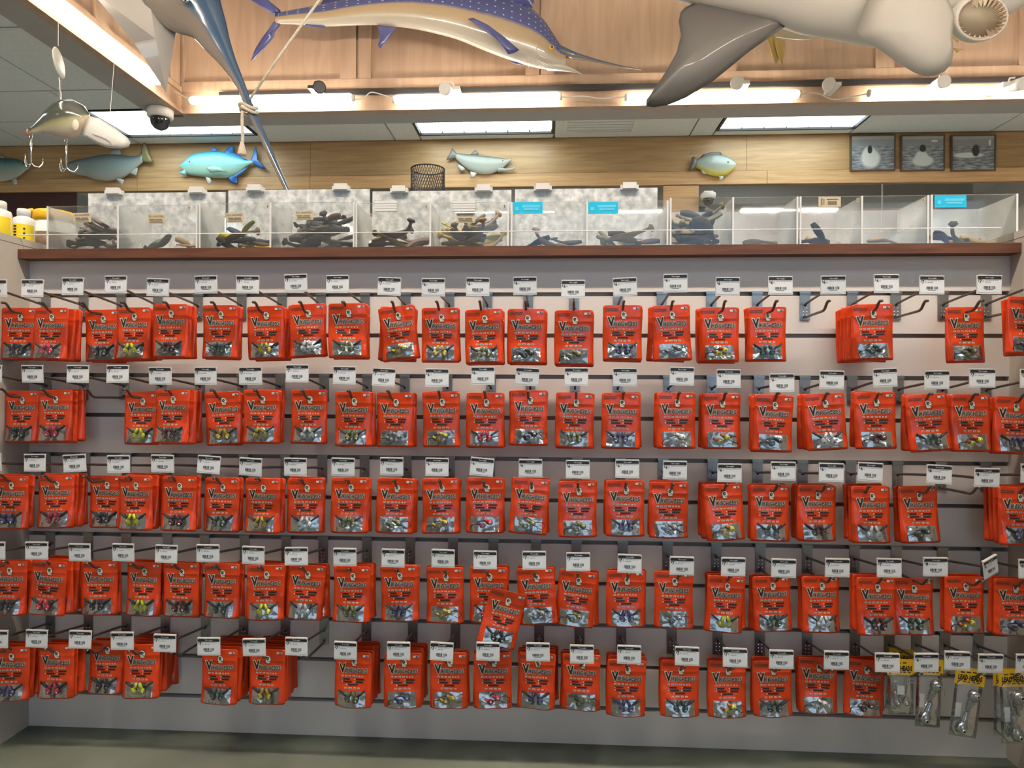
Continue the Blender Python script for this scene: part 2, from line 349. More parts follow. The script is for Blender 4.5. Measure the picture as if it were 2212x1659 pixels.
# ceiling: lid of the coffer, ceiling field around it, tiles where they show
ce = struct(MB().box(((CX0+CX1)/2, (CY0+CY1)/2, ZT+.03), (CX1-CX0+.2, CY1-CY0+.2, .06)).build('ceiling', 'tile'), 'white ceiling with square tiles and a raised centre')
def plane(x0, x1, y0, y1, z=ZC+.022): return MB().box(((x0+x1)/2, (y0+y1)/2, z+.015), (x1-x0, y1-y0, .03))
for a in ((-6, 5.2, CY1+.2, YF+.05), (-6, CX0-.2, -4.5, CY1+.2), (CX1+.2, 5.2, -4.5, CY1+.2), (CX0-.2, CX1+.2, -4.5, CY0-.2)): plane(*a).build('grid_backing', 'grid', ce)
TRO = [(-3.745, -2.525, 3.70, 4.31), (-1.062, .165, 3.77, 4.38), (1.592, 2.795, 3.77, 4.38)]
TRO2 = [(-4.9, -4.29, .6, 1.82), (-4.9, -4.29, -3.2, -1.98), (-1.2, .02, -2.6, -1.99), (1.4, 2.62, -2.6, -1.99), (4.55, 5.16, 0.5, 1.7)]
def clash(x0, x1, y0, y1): return any(x0 < b-.01 and x1 > a+.01 and y0 < d-.01 and y1 > c+.01 for a, b, c, d in TRO+TRO2)
def tiles(x0, x1, y0, y1, sx, sy):
    x = x0
    while x < x1-.02:
        xe = min(x+sx, x1); y = y0
        while y < y1-.02:
            ye = min(y+sy, y1)
            if not clash(x, xe, y, ye): MB().box(((x+xe)/2, (y+ye)/2, ZC+.009), (xe-x-.014, ye-y-.014, .022)).build('tile', 'tile', ce)
            y += sy
        x += sx
for a, c in ((-6, -3.745), (-2.525, -1.062), (.165, 1.592), (2.795, 5.2)): tiles(a, c, CY1+.23, 4.50, 1.22, .59)
tiles(-3.745, -2.525, 4.31, 4.50, 1.22, .59); tiles(-1.062, .165, 4.38, 4.5, 1.22, .59); tiles(1.592, 2.795, 4.38, 4.5, 1.22, .59); tiles(-3.745, -2.525, CY1+.23, 3.70, 1.22, .59)
tiles(-5.51, CX0-.23, -.02, CY1+.23, .61, 1.22)
tl = ['leftmost ceiling light panel above the far fish', 'middle ceiling light panel above the far oak band', 'right ceiling light panel near the three framed photos']
for i, (x0, x1, y0, y1) in enumerate(TRO+TRO2):
    lab = tl[i] if i < 3 else 'ceiling light panel outside the raised centre, %s of the row' % ORD[i-2]
    t = thing('ceiling_light', lab, 'ceiling light', ((x0+x1)/2, (y0+y1)/2, ZC), group=None if i < 3 else 'ceiling lights outside the view')
    hx, hy = (x1-x0)/2, (y1-y0)/2; b = MB()
    for s in (-1, 1): b.box((s*(hx-.011), 0, .005), (.022, 2*hy, .03)); b.box((0, s*(hy-.011), .005), (2*hx-.044, .022, .03))
    b.build('frame', 'dark', t)
    nx, ny = (6, 3) if hx > hy else (3, 6); wx, wy = (2*hx-.05)/nx, (2*hy-.05)/ny
    pm = MB().box((0, 0, 0), (wx-.014, wy-.014, .008)).mesh('pane', 'pane')
    for a in range(nx):
        for c in range(ny): put('pane', pm, t, (-hx+.025+(a+.5)*wx, -hy+.025+(c+.5)*wy, .008))
t = thing('air_vent', 'dark slotted air vent in the far ceiling beside the middle light', 'vent', (.56, 4.08, ZC)); b = MB()
for s in (-1, 1): b.box((s*.30, 0, -.004), (.03, .58, .014)); b.box((0, s*.285, -.004), (.57, .03, .014))
b.build('frame', 'white', t); MB().box((0, 0, .004), (.58, .55, .006)).build('backing', 'dark', t)
for k in range(9): MB().box((0, -.24+k*.06, -.001), (.56, .012, .006)).build('slat', 'grid', t)

# ---- LED tubes, wires, track and spotlights
def led_tube(a, b_, label, group='led tubes around the raised ceiling', m='tube'):
    a, b_ = Vector(a), Vector(b_); t = thing('led_tube', label, 'tube light', a, group=group); d = b_-a; n = d.normalized()
    MB().tube([n*.02, d-n*.02], .026, 10).build('tube', m, t, True)
    for p, q in ((Vector(), n*.022), (d-n*.022, d)): MB().tube([p, q], .024, 10).build('end_cap', 'white', t, True)
    MB().tube([Vector((0, 0, .028))+n*.03, Vector((0, 0, .028))+d-n*.03], .007, 6).build('mounting_strip', 'white', t)
YT = 3.00
segs = [((408, 215), (765, 214), 'leftmost lit tube on the far rim, crossed by the blue bill'), ((848, 213), (1214, 210), 'long lit tube on the far rim below the sailfish'),
        ((1350, 209), (1730, 205), 'lit tube on the far rim crossed by the shark fin'), ((1875, 202), (2240, 194), 'rightmost lit tube on the far rim under the shark')]
ends = []
for (a, c, l) in segs:
    A, B = P(*a, Y=YT), P(*c, Y=YT); z = (A.z+B.z)/2; A.z = B.z = z; ends.append((A, B)); led_tube(A, B, l)
xl = CX0+.035; A = P(345, 178, X=xl); led_tube((xl, A.y-1.22, A.z), (xl, A.y, A.z), 'lit tube on the left rim running towards the corner')
led_tube((xl, A.y-2.75, A.z), (xl, A.y-1.5, A.z), 'lit tube on the left rim nearer the viewer')
for k in range(5):
    x = -2.1+k*1.32; led_tube((x, CY0+.035, 2.915), (x+1.2, CY0+.035, 2.915), 'lit tube on the near rim above the viewer, %s from left' % ORD[k+1], 'led tubes on the near rim', 'tube2')
wires = [((370, 195), (395, 208), (408, 215)), ((765, 214), (785, 212), (800, 200), (820, 203), (848, 213)), ((1214, 210), (1260, 208), (1300, 213), (1350, 209)), ((1730, 203), (1765, 202), (1800, 215), (1840, 209), (1875, 202))]
wl = ['short white wire at the corner of the rim', 'wavy white wire between the first two far tubes', 'white wire leading to the tube behind the shark fin', 'sagging white wire below a spotlight on the far rim']
def smooth_path(pts, n=6):
    pts = [Vector(p) for p in pts]; o = []
    for i in range(len(pts)-1):
        p0, p1, p2, p3 = pts[max(i-1, 0)], pts[i], pts[i+1], pts[min(i+2, len(pts)-1)]
        for k in range(n):
            t = k/n; o.append(.5*((2*p1)+(p2-p0)*t+(2*p0-5*p1+4*p2-p3)*t*t+(3*p1-p0-3*p2+p3)*t**3))
    return o+[pts[-1]]
for wp, l in zip(wires, wl): tag(MB().tube(smooth_path([P(*p, Y=YT+.01) for p in wp]), .0045, 6).build('wire', 'white', None, True), l, 'wire')
za = P(950, 196, Y=3.07).z
tr = tag(MB().box(((CX0+CX1)/2+.1, CY1-.030, za), (CX1-CX0-.4, .018, .034)).build('light_track', 'dark'), 'black lighting track along the oak panels', 'track')
spots = [((690, 192), 1, 'black spotlight above the leftmost far tube', 'dark'), ((968, 195), -1, 'small white spotlight above the second far tube', 'white'), ((1593, 183), -1, 'white spotlight beside the shark fin', 'white'),
         ((1790, 186), -1, 'white spotlight with pale lens between two far tubes', 'white'), ((2030, 180), 0, 'white spotlight just under the shark fin tip', 'white'), ((2192, 185), 1, 'white spotlight at the right end of the track', 'white')]
for (p, s, l, m) in spots:
    c = P(*p, Y=2.91); t = thing('spotlight', l, 'spotlight', c)
    q = rotm('Z', 20*s) @ rotm('X', 100); b = MB().lathe([(.028, -.06), (.032, -.05), (.04, .03), (.043, .055), (.036, .055)], 16, 0, (0, 0, 0), q); b.build('lamp_head', m, t, True)
    MB().lathe([(.0355, .050), (.001, .054)], 16, 0, (0, 0, 0), q).build('lens', 'lens', t)
    MB().box((s*-.055, .075, .012), (.05, .17, .022)).build('track_adapter', m, t); MB().tube([(s*-.05, 0, .0), (s*-.03, .0, .05), (0, 0, .052)], .007, 6).build('bracket', m, t)

# ================================================================== SHELF AND BINS
sh = tag(MB().box((0, .19, (1.2015+ZSH)/2), (2*WX-.002, .46, ZSH-1.2015)).build('shelf', 'shelfwood'), 'long walnut shelf along the top of the slatwall', 'shelf')
YB0, YB1 = -.012, .128
def X_(px, y=480, Y=YB0): return P(px, y, Y=Y).x
TH = .003
def wall(c, d, m='acrylic'): return MB().box(c, d)
units = [((103, 256, 427), 446, 1, 'first'), ((431, 585, 766), 440, 1, 'second'), ((769, 930, 1099), 440, 1, 'third'), ((1104, 1268, 1443), 437, 1, 'fourth'),
         ((1447, 1583, 1723), 428, 0, 'fifth'), ((1727, 1861, 2005), 425, 0, 'sixth'), ((2010, 2197), 421, 0, 'seventh')]
uw = ['heaped with grey mauve baits', 'with dark baits and two cream stickers', 'with brown and olive baits', 'with two bright blue tags', 'with a heap of olive baits', 'nearly empty, with a barcode sticker', 'with one bright blue tag at its top']
comps = []; bins = []
for ui, (xs, yt, lid, o_) in enumerate(units):
    X = [X_(x) for x in xs]; zt = P(xs[0], yt, Y=YB0).z; h = zt-ZSH-.001; zc = ZSH+.001+h/2
    t = thing('acrylic_bin', 'clear acrylic bin, %s from left, %s' % (o_, uw[ui]), 'bin', ((X[0]+X[-1])/2, (YB0+YB1)/2, ZSH+.0005)); bins.append(t)
    L = t.location
    def part(n, c, d, m='acrylic'): return MB().box(Vector(c)-L, d).build(n, m, t)
    part('front_panel', ((X[0]+X[-1])/2, YB0, zc), (X[-1]-X[0], TH, h)); part('back_panel', ((X[0]+X[-1])/2, YB1, zc), (X[-1]-X[0], TH, h), 'frosted' if lid else 'acside')  # milky backs of lidless bins stand in for the bright ceiling mirrored behind
    part('bottom_panel', ((X[0]+X[-1])/2, (YB0+YB1)/2, ZSH+.0025), (X[-1]-X[0]-2*TH, YB1-YB0-TH, TH))
    for i, x in enumerate(X):
        n = 'divider' if 0 < i < len(X)-1 else 'side_panel'; xx = x+(TH/2 if i == 0 else -TH/2 if i == len(X)-1 else 0)
        part(n, (xx, (YB0+YB1)/2, zc), (TH, YB1-YB0-TH, h-.001), 'acside')
        eb = MB().box(Vector((xx, YB0-.0022, zc))-L, (.0042, .0014, h)); eb.build('glued_edge', 'clip', t)
    if lid:
        zl = P(xs[1], [418, 411, 413, 408][ui], Y=YB1+.012).z
        lp = part('lid', ((X[0]+X[-1])/2+.0, YB1+.010, (zl+zt+.002)/2), (X[-1]-X[0]-.004, TH, zl-zt-.002), 'frosted')
        for cx in (.20, .80):
            hx = X[0]+(X[-1]-X[0])*cx; b = MB()
            b.box(Vector((hx, YB1+.006, zl))-L, (.048, .014, .012)); b.box(Vector((hx, YB1+.000, zl+.004))-L, (.036, .010, .016)); hb = b.build('hinge', 'clip', lp)
    for i in range(len(X)-1): comps.append((X[i], X[i+1]))
    if ui == 2:
        for cx in (834, 1003):
            c = P(cx, 446, Y=YB0-.004)-L; b = MB()
            for k in range(4): b.box(c+Vector((0, -.0005*k, .010-.0065*k)), (.056-.002*(k % 2), .006, .0055))
            b.build('hinge', 'clip', t)
# stickers on the bins
def sticker(ui, px, py, w_, h_, m, lines, name='sticker', txt=None):
    t = bins[ui]; c = P(px, py, Y=YB0-.0022)-t.location
    b = MB().box(c, (w_, .0012, h_)); fr = c+Vector((0, -.0008, 0))
    for (lx, lz, lw, lh) in lines: b.box(fr+Vector((lx*w_, 0, lz*h_)), (lw*w_, .0006, lh*h_), 1)
    if txt:
        v, f = fit_text(txt, -w_*.42, h_*.16, w_*.84, h_*.22); b.add([(fr.x+x, fr.y-.0005, fr.z+z) for x, z in v], f, 1)
    b.build(name, m, t)
for ui, px, py in ((0, 178, 470), (0, 338, 473), (1, 508, 470), (1, 657, 465), (2, 1006, 471)):
    sticker(ui, px, py, .046, .024, ['sticker', 'stickerink'], [(-.25, -.06, .30, .10), (.14, -.06, .38, .10), (0, -.22, .72, .09), (0, -.38, .78, .05)], 'sticker', 'BIG HAMMER')
for ui, px, py in ((3, 1140, 449), (3, 1303, 449), (6, 2053, 435)):
    sticker(ui, px, py, .073, .029, ['cyan', 'cyanlite'], [(-.36, -.08, .12, .3), (.12, .12, .6, .22), (.12, -.12, .5, .18)], 'blue_tag')
sticker(5, 1792, 436, .052, .024, ['sticker', 'stickerink'], [(.12, -.12, .4, .35), (-.36, 0, .06, .7), (-.26, 0, .04, .6), (.12, .25, .5, .08)], 'barcode_sticker')
for ui, px, py in ((0, 249, 449), (0, 409, 449), (1, 578, 446), (2, 921, 446), (2, 1090, 446), (5, 1853, 432), (5, 1994, 432)): sticker(ui, px, py, .005, .009, ['sticker', 'stickerink'], [(0, 0, .5, .6)], 'small_sticker')
cl = [P(38, 507, Y=-.040), P(2165, 491, Y=-.040)]; zc = (cl[0].z+cl[1].z)/2
tag(MB().tube([(cl[0].x, -.036, cl[0].z), (cl[1].x, -.036, cl[1].z)], .0011, 6).build('retaining_cord', 'cord'), 'thin pale cord stretched along the shelf in front of the bins', 'cord')

# soft baits in the bins
BC = {'mauve': (.20, .145, .13), 'char': (.032, .028, .032), 'brown': (.15, .09, .06), 'tan': (.36, .25, .13), 'olive': (.16, .14, .07), 'yellow': (.55, .42, .03), 'gold': (.40, .27, .05), 'navy': (.035, .045, .085), 'green': (.13, .16, .12), 'pink': (.45, .22, .15), 'purple': (.10, .07, .20), 'orange': (.60, .25, .05)}
BM = {k: mat('bait_'+k, c, .55, noise=(30, .25), spec=.3) for k, c in BC.items()}
def bait_mesh(seed, name):
    rnd = random.Random(seed); n = 9; L = .092; pts = []; rs = []; a = rnd.uniform(-.5, .5); x = z = 0
    cv = rnd.uniform(-4.2, 4.2)/n*.55
    for i in range(n):
        pts.append((x, 0, z)); x += math.cos(a)*L/n; z += math.sin(a)*L/n; a += cv
        t = i/(n-1); rs.append(.003+.0062*math.sin(min(1, t*1.35+.12)*math.pi)**.7 if t < .72 else .0042)
    cx = sum(p[0] for p in pts)/n; cz = sum(p[2] for p in pts)/n; pts = [(p[0]-cx, 0, p[2]-cz) for p in pts]
    b = MB().tube(pts, rs, 8, 0, flat=.6); e = Vector(pts[-1]); d = (e-Vector(pts[-2])).normalized()
    side = Vector((-d.z, 0, d.x)); b.prism([e+side*.011+d*.002, e+side*.004-d*.004, e-side*.004-d*.004, e-side*.011+d*.002, e-side*.007+d*.009, e+side*.007+d*.009], (0, .003, 0))
    return b
BMESH = {}
def bait(cname, seed):
    k = (cname, seed % 7)
    if k not in BMESH: BMESH[k] = bait_mesh(seed % 7+40, 'b').mesh('soft_bait', BM[cname], True)
    return BMESH[k]
fills = [(24, .066, ['mauve'], 'mauve grey'), (4, .008, ['green', 'tan'], 'greenish'), (11, .040, ['olive', 'yellow', 'navy', 'brown'], 'mixed olive and navy'), (26, .080, ['char', 'char', 'brown', 'char'], 'near-black'),
         (10, .036, ['mauve', 'brown', 'tan'], 'brown'), (22, .062, ['olive', 'yellow', 'char', 'gold', 'tan'], 'olive and yellow'), (4, .014, ['char', 'tan', 'mauve'], 'dark and cream'), (10, .022, ['olive', 'gold', 'tan', 'char'], 'gold and olive'),
         (26, .078, ['olive', 'char', 'tan', 'olive'], 'dark olive'), (1, .0, ['tan'], 'lone tan'), (3, .012, ['brown', 'tan', 'char'], 'brown'), (1, .0, ['tan'], 'lone pale'), (6, .010, ['purple', 'pink', 'tan', 'gold', 'navy'], 'colourful')]
cn = 'first second third fourth fifth sixth seventh eighth ninth tenth eleventh twelfth last'.split()
for ci, ((a, c), (n, hgt, cols, desc)) in enumerate(zip(comps, fills)):
    rnd = random.Random(ci*17+3); here = []
    for k in range(n):
        cname = cols[k % len(cols)]; lay = (k+.5)/n
        x = a+.046+((k*.618+.13) % 1)*(c-a-.092) if n > 1 else (a+c)/2; y = YB0+.022+((k*.4142+.3) % 1)*.092
        z = ZSH+.020+lay*hgt*(1-.4*abs((x-(a+c)/2)/((c-a)/2))) + (0 if lay > .3 else 0)
        o = put('soft_bait', bait(cname, rnd.randrange(99)), None, (x, y, z), (rnd.uniform(-1.5, 1.5), rnd.uniform(-.35, .35) if lay < .8 else rnd.uniform(-.8, .8), rnd.uniform(-.25, .25)+rnd.choice((0, math.pi))))
        here.append((cname, x, o))
    for cname in set(cols):
        lot = sorted((h for h in here if h[0] == cname), key=lambda h: h[1]); w_ = cname.replace('char', 'charcoal')
        for q, (_, _, o) in enumerate(lot):
            lab = 'only %s rubber bait in the %s bin compartment from left' % (w_, cn[ci]) if len(lot) == 1 else '%s rubber bait, %s from left inside the %s bin compartment' % (w_, ORD[q+1], cn[ci])
            tag(o, lab, 'bait', 'rubber baits in the %s compartment' % cn[ci])

# bottles and tub on the left top
def bottle(px0, px1, ycap, ysh, Y, label):
    c = P((px0+px1)/2, 500, Y=Y); r = abs(P(px1, 500, Y=Y).x-P(px0, 500, Y=Y).x)/2; zb = 1.236; zs = P(0, ysh, Y=Y).z; zt = P(0, ycap, Y=Y).z
    t = thing('bottle', label, 'bottle', (c.x, Y, zb)); H = zs-zb
    MB().lathe([(r*.9, 0), (r, .004), (r, H-.012), (r*.92, H-.004), (r*.6, H), (r*.55, H+.004), (.001, H+.004)], 24).build('body', 'white', t, True)
    MB().lathe([(r*.62, H+.002), (r*.62, zt-zb-.003), (r*.56, zt-zb), (.001, zt-zb)], 24).build('cap', 'white', t, True)
    b = MB(); rl = r*1.008; z0, z1 = .012, H-.022
    b.rings([[(math.cos(q/20*math.pi-math.pi*1.05)*rl, math.sin(q/20*math.pi-math.pi*1.05)*rl, z) for q in range(23)] for z in (z0, z1)], 0, False)
    for k in range(7): b.box((-r*.15, -rl*.995, z1-.006-k*.0075), (r*.30, .0012, .0042), 1)
    for k in range(4): b.box((r*.62+.0*k, -rl*.80, z1-.012-k*.012), (r*.35, .001, .004), 1)
    b.build('label', ['ylabel', 'ink'], t)
bottle(-28, 20, 435, 453, .06, 'large white bottle with yellow label at the left edge')
bottle(32, 71, 453, 470, .02, 'smaller white bottle with yellow label beside the first bin')
c = P(118, 480, Y=.20); t = thing('tub', 'white tub with yellow lid and handle behind the small bottle', 'tub', (c.x, .20, 1.236))
MB().lathe([(.045, 0), (.05, .004), (.052, .118), (.001, .118)], 24).build('body', 'white', t, True); MB().lathe([(.0525, .012), (.0527, .078)], 24).build('label', 'brown', t, True)
MB().lathe([(.054, .112), (.055, .132), (.050, .142), (.03, .147), (.001, .148)], 24).build('lid', 'ylid', t, True)
MB().tube(smooth_path([(-.03, -.045, .138), (-.052, -.046, .132), (-.062, -.046, .120), (-.050, -.05, .095), (-.062, -.05, .06), (-.070, -.05, .045)]), .0065, 8).build('handle', 'ylid', t, True)
# wire basket behind the bins
c = P(924, 400, Y=.33); t = thing('wire_basket', 'small dark wire mesh basket standing behind the middle bins', 'basket', (c.x, .33, ZSH)); rw = .050; zt = P(924, 366, Y=.33).z-ZSH
b = MB(); b.tube([(math.cos(a/20*math.tau)*rw, math.sin(a/20*math.tau)*rw, zt) for a in range(21)], .0022, 6); b.build('rim', 'dark', t, True); b = MB()
for s in (-1, 1):
    for k in range(40): b.tube([(math.cos(k/40*math.tau+s*z*2.4)*rw, math.sin(k/40*math.tau+s*z*2.4)*rw, z*zt) for z in (i/12 for i in range(13))], .0010, 3)
m = b.build('mesh', 'dark', t); m['kind'] = 'stuff'
MB().lathe([(.001, .0005), (rw, .0005), (rw, .004), (.001, .004)], 20).build('base', 'dark', t)

# ================================================================== HOOKS WITH PRICE TAGS
def box2(b, x, z, w_, h_, m, y): b.add([(x, y, z), (x+w_, y, z), (x+w_, y, z+h_), (x, y, z+h_)], [(0, 1, 2, 3)], m)
def tag_mesh(price):
    W, H = .0515, .0375; b = MB()
    b.box((0, .0006, -.0012), (W+.0015, .0016, H+.002), 0); b.box((0, .0008, H/2), (W, .006, .0022), 0); b.box((0, .006, 0), (.008, .012, .012), 0)
    y = -.0006; r = .003; x0, x1, z0, z1 = -W/2+.0005, W/2-.0005, -H/2+.001, H/2-.002
    poly = [(x0+r, z0), (x1-r, z0), (x1, z0+r), (x1, z1-r*.6), (x1-r*.6, z1), (x0+r*.6, z1), (x0, z1-r*.6), (x0, z0+r)]
    b.prism([(x, y, z) for x, z in poly], (0, .0004, 0), 1); y -= .00025
    b.add([(x, y, z) for x, z in ((x0, z1-.0062), (x1, z1-.0062), (x1, z1-.002), (x1-.002, z1), (x0+.002, z1), (x0, z1-.002))], [(0, 1, 2, 3, 4, 5)], 2)
    def T(s, x, z, w_, h_, m=2, dy=0, off=0):
        v, f = fit_text(s, x, z, w_, h_, off); b.add([(p, y-dy, q) for p, q in v], f, m)
    T('The Longfin', -.0085, z1-.0050, .0175, .0038, 1, .0003, .012)
    T('$', x0+.001, z1-.0118, .0024, .0048, 3, 0, .02); T(price, x0+.004, z1-.0145, .0046, .0074, 3, 0, .025); T('99', x0+.0100, z1-.0100, .0034, .0024, 3); box2(b, x0+.0100, z1-.0120, .0032, .0007, 3, y)
    if price == '6': T('Viking Heads XR Head 1/8oz', x0+.016, z1-.0096, .0335, .0022, 3, 0, .012)
    else: T('Viking Heads XR Weed', x0+.016, z1-.0094, .0275, .0022, 3, 0, .012); T('Guard 1/4oz', x0+.016, z1-.0130, .012, .0021, 3, 0, .012)
    rnd = random.Random(5); x = -.012
    while x < .0125:
        wv = rnd.choice((.0004, .0006, .001)); box2(b, x, z0+.0075, wv, .0062, 3, y)
        if abs(x-.002) < .0012: x += .0022
        x += wv+rnd.choice((.0004, .0007))
    box2(b, -.009, z0+.0055, .017, .0009, 3, y)
    return b.mesh('price_tag', ['holder', 'paper', 'tagink', 'ink'])
TAGM = {p: tag_mesh(p) for p in '678'}
bk = MB(); bk.box((0, -.0015, -.032), (.024, .003, .064), 0); bk.box((0, -.001, .0010), (.026, .010, .004), 0); bk.box((0, .004, .0045), (.026, .010, .003), 0)
for sx in (-.004, .004):
    for k in range(3): bk.ball((sx, -.003, -.036-.0085*k), .0015, m=1, n=6, k=4)
BRK = bk.mesh('bracket', ['steel', 'chrome'])
BX = [[100, 182, 263, 342, 429, 523, 610, 694, 789, 877, 971, 1053, 1141, 1240, 1335, 1429, 1536, 1635, 1738, 1840, 1934, 2036, 2129],
      [102, 182, 269, 350, 433, 524, 606, 701, 794, 875, 967, 1061, 1146, 1242, 1334, 1443, 1537, 1639, 1738, 1840, 1940, 2034, 2129],
      [100, 186, 274, 361, 447, 527, 617, 697, 788, 879, 972, 1059, 1153, 1247, 1340, 1432, 1539, 1636, 1733, 1837, 1938, 2031, 2128],
      [110, 192, 274, 363, 443, 529, 619, 699, 793, 887, 979, 1066, 1158, 1245, 1345, 1442, 1547, 1642, 1743, 1845, 1935, 2035, 2129],
      [110, 192, 274, 358, 445, 527, 617, 701, 792, 892, 984, 1074, 1165, 1252, 1342, 1451, 1550, 1641, 1743, 1846, 1920, 1979, 2040, 2112]]
TG = [[(-8, 622), (70, 622), (157, 618), (250, 614), (341, 620), (445, 614), (535, 614), (639, 611), (729, 613), (841, 618), (936, 620), (1032, 619), (1134, 617), (1238, 624), (1350, 619), (1459, 611), (1572, 618), (1686, 616), (1800, 615), (1915, 612), (2013, 615), (2137, 614), (2240, 612)],
      [(-20, 807), (70, 807), (168, 807), (254, 807), (346, 811), (444, 811), (541, 811), (642, 806), (744, 810), (829, 814), (944, 815), (1043, 811), (1139, 813), (1245, 813), (1350, 814), (1473, 812), (1574, 817), (1689, 826), (1797, 820), (1912, 815), (2024, 820), (2122, 816), (2231, 817)],
      [(-22, 998), (75, 999), (161, 1000), (256, 1002), (351, 1001), (451, 1003), (541, 1008), (638, 1008), (741, 1008), (846, 1007), (944, 1008), (1041, 1008), (1146, 1011), (1248, 1013), (1355, 1012), (1458, 1015), (1576, 1021), (1692, 1017), (1796, 1020), (1880, 1019), (2029, 1024), (2132, 1031), (2233, 1022)],
      [(-13, 1189), (79, 1189), (172, 1193), (266, 1193), (359, 1196), (449, 1195), (547, 1199), (640, 1201), (745, 1203), (849, 1205), (957, 1206), (1048, 1209), (1154, 1210), (1249, 1213), (1360, 1217), (1473, 1222), (1584, 1224), (1693, 1227), (1809, 1226), (1921, 1226), (2021, 1224), (2140, 1224), (2229, 1229)],
      [(-7, 1380), (79, 1379), (173, 1381), (264, 1384), (356, 1389), (451, 1396), (549, 1398), (640, 1396), (746, 1405), (861, 1406), (954, 1407), (1054, 1407), (1162, 1408), (1257, 1413), (1359, 1414), (1484, 1417), (1588, 1420), (1688, 1424), (1807, 1426), (1917, 1431), (2001, 1431), (2068, 1427), (2140, 1433), (2222, 1433)]]
TILT = {(0, 1): -1, (0, 4): -2, (0, 7): 2, (0, 9): -2, (0, 14): 3, (1, 9): -3, (1, 12): -3, (1, 19): 3, (2, 2): 3, (2, 5): -4, (2, 6): -3, (2, 11): -5, (2, 19): -3, (2, 20): -3, (3, 21): 12, (4, 10): -2}
def price(r, i):
    if r == 4: return '6' if i in (20, 22) else '7'
    if i >= 20: return '7' if r < 2 else '8'
    return '6' if (r < 3 and i >= 10) else '7'
DOL = {'6': 'six', '7': 'seven', '8': 'eight'}
EMPTY = {(0, 18), (0, 20), (1, 2), (2, 21), (4, 4), (4, 7)}
YTAG = -.168
HOOK = {}
for r in range(5):
    for i, bx in enumerate(BX[r]):
        zg = ZG-2*r*SP; wx = P(bx, 0, Y=0).x if False else None
        py = P(bx, 640, Y=0); p = P(bx, [660, 835, 1010, 1180, 1370][r], Y=0); x = p.x
        e = (r, i) in EMPTY
        t = thing('display_hook', '%s hook with %s-dollar price tag, %s from left in the %s' % ('empty metal' if e else 'metal', DOL[price(r, i)], ORD[i+1], ROWN[r]), 'hook', (x, 0, zg), group='display hooks in the '+ROWN[r])
        put('bracket', BRK, t); TL = TILT.get((r, i), random.uniform(-1, 1))
        tc_ = P(*TG[r][i], Y=YTAG)-t.location; root = Vector((0, -.003, -.026)); el = root+Vector((0, -.010, .001))
        MB().tube([Vector((0, -.003, -.030)), root+Vector((0, -.004, 0)), el, tc_+Vector((0, .011, -.004)), tc_+Vector((0, .004, -.001))], .0029, 6).build('tag_arm', 'wire', t, True)
        zl = -.058; x2 = (tc_.x)*.8; k = random.uniform(-.002, .002)
        MB().tube([Vector((0, -.003, zl+.006)), Vector((0, -.008, zl)), Vector((x2*.6, -.112, zl+.004)), Vector((x2*.7, -.122, zl+.008)), Vector((x2*.8, -.134, zl+.020)), Vector((x2*.85, -.140, zl+.023)), Vector((x2*.9, -.149, zl+.022))], .0031, 6).build('hook_arm', 'wire', t, True)
        pt = put('price_tag', TAGM[price(r, i)], t, tc_, (R(random.uniform(-3, 3)), R(-TL), R(30 if (r, i) == (3, 21) else random.uniform(-3, 3))))
        HOOK[r, i] = (x, zg+zl+.004)

# ================================================================== POUCHES
PW, PH = .0885, .1275
def bulge(x, z, v):
    t = -z/PH; u = abs(2*x/PW)
    b = .0016+.0165*max(0, min(1, (t-.17)/.79))**2.1
    if t > .965: b *= 1-.45*((t-.965)/.035)**1.5
    b *= 1-.75*min(1, u)**4
    b += max(0, t-.2)*.0026*math.sin(x*70+v*2.1+z*35)*(1-u*u*.6)
    if .185 < t < .225: b += .0010*math.sin((t-.185)/.04*math.pi)
    return b
def wob(x, z, v):      # outline sway of each variant
    t = -z/PH; return x*(1-.035*math.sin(t*math.pi)*(v % 3)*.6) + .0022*math.sin(t*3.2+v)*(v-1.5)*.6*t
def surf(x, z, v, d=0): return (wob(x, z, v), -bulge(x, z, v)-d, z)
def pouch_mesh(v):
    rows = [0, .0012, .003, .006, .010, .016, .021, .0245, .0265, .029, .036, .044, .054, .064, .074, .084, .093, .101, .108, .114, .119, .123, .126, PH]; n = 12
    def hw(d):
        r = .006
        if d < r: return PW/2-r+math.sqrt(max(0, r*r-(r-d)**2))
        rb = .0035
        if d > PH-rb: return PW/2-rb+math.sqrt(max(0, rb*rb-(d-PH+rb)**2))
        return PW/2
    fr = [[surf((-1+2*j/n)*hw(d), -d, v) for j in range(n+1)] for d in rows]
    bk_ = [[(wob((1-2*j/4)*hw(d), -d, v), -.35*bulge((1-2*j/4)*hw(d), -d, v)+.0005, -d) for j in range(5)] for d in rows]
    b = MB(); b.rings([a+c for a, c in zip(fr, bk_)], 0); return b.mesh('pouch', 'red', True)
def flat(b, poly, v, m, d=.0007): b.add([surf(x, z, v, d) for x, z in poly], [tuple(range(len(poly)))], m)
def rect(b, x, z, w_, h_, v, m, d=.0007, n=1):
    for k in range(n): flat(b, [(x+w_*k/n, z), (x+w_*(k+1)/n, z), (x+w_*(k+1)/n, z+h_), (x+w_*k/n, z+h_)], v, m, d)
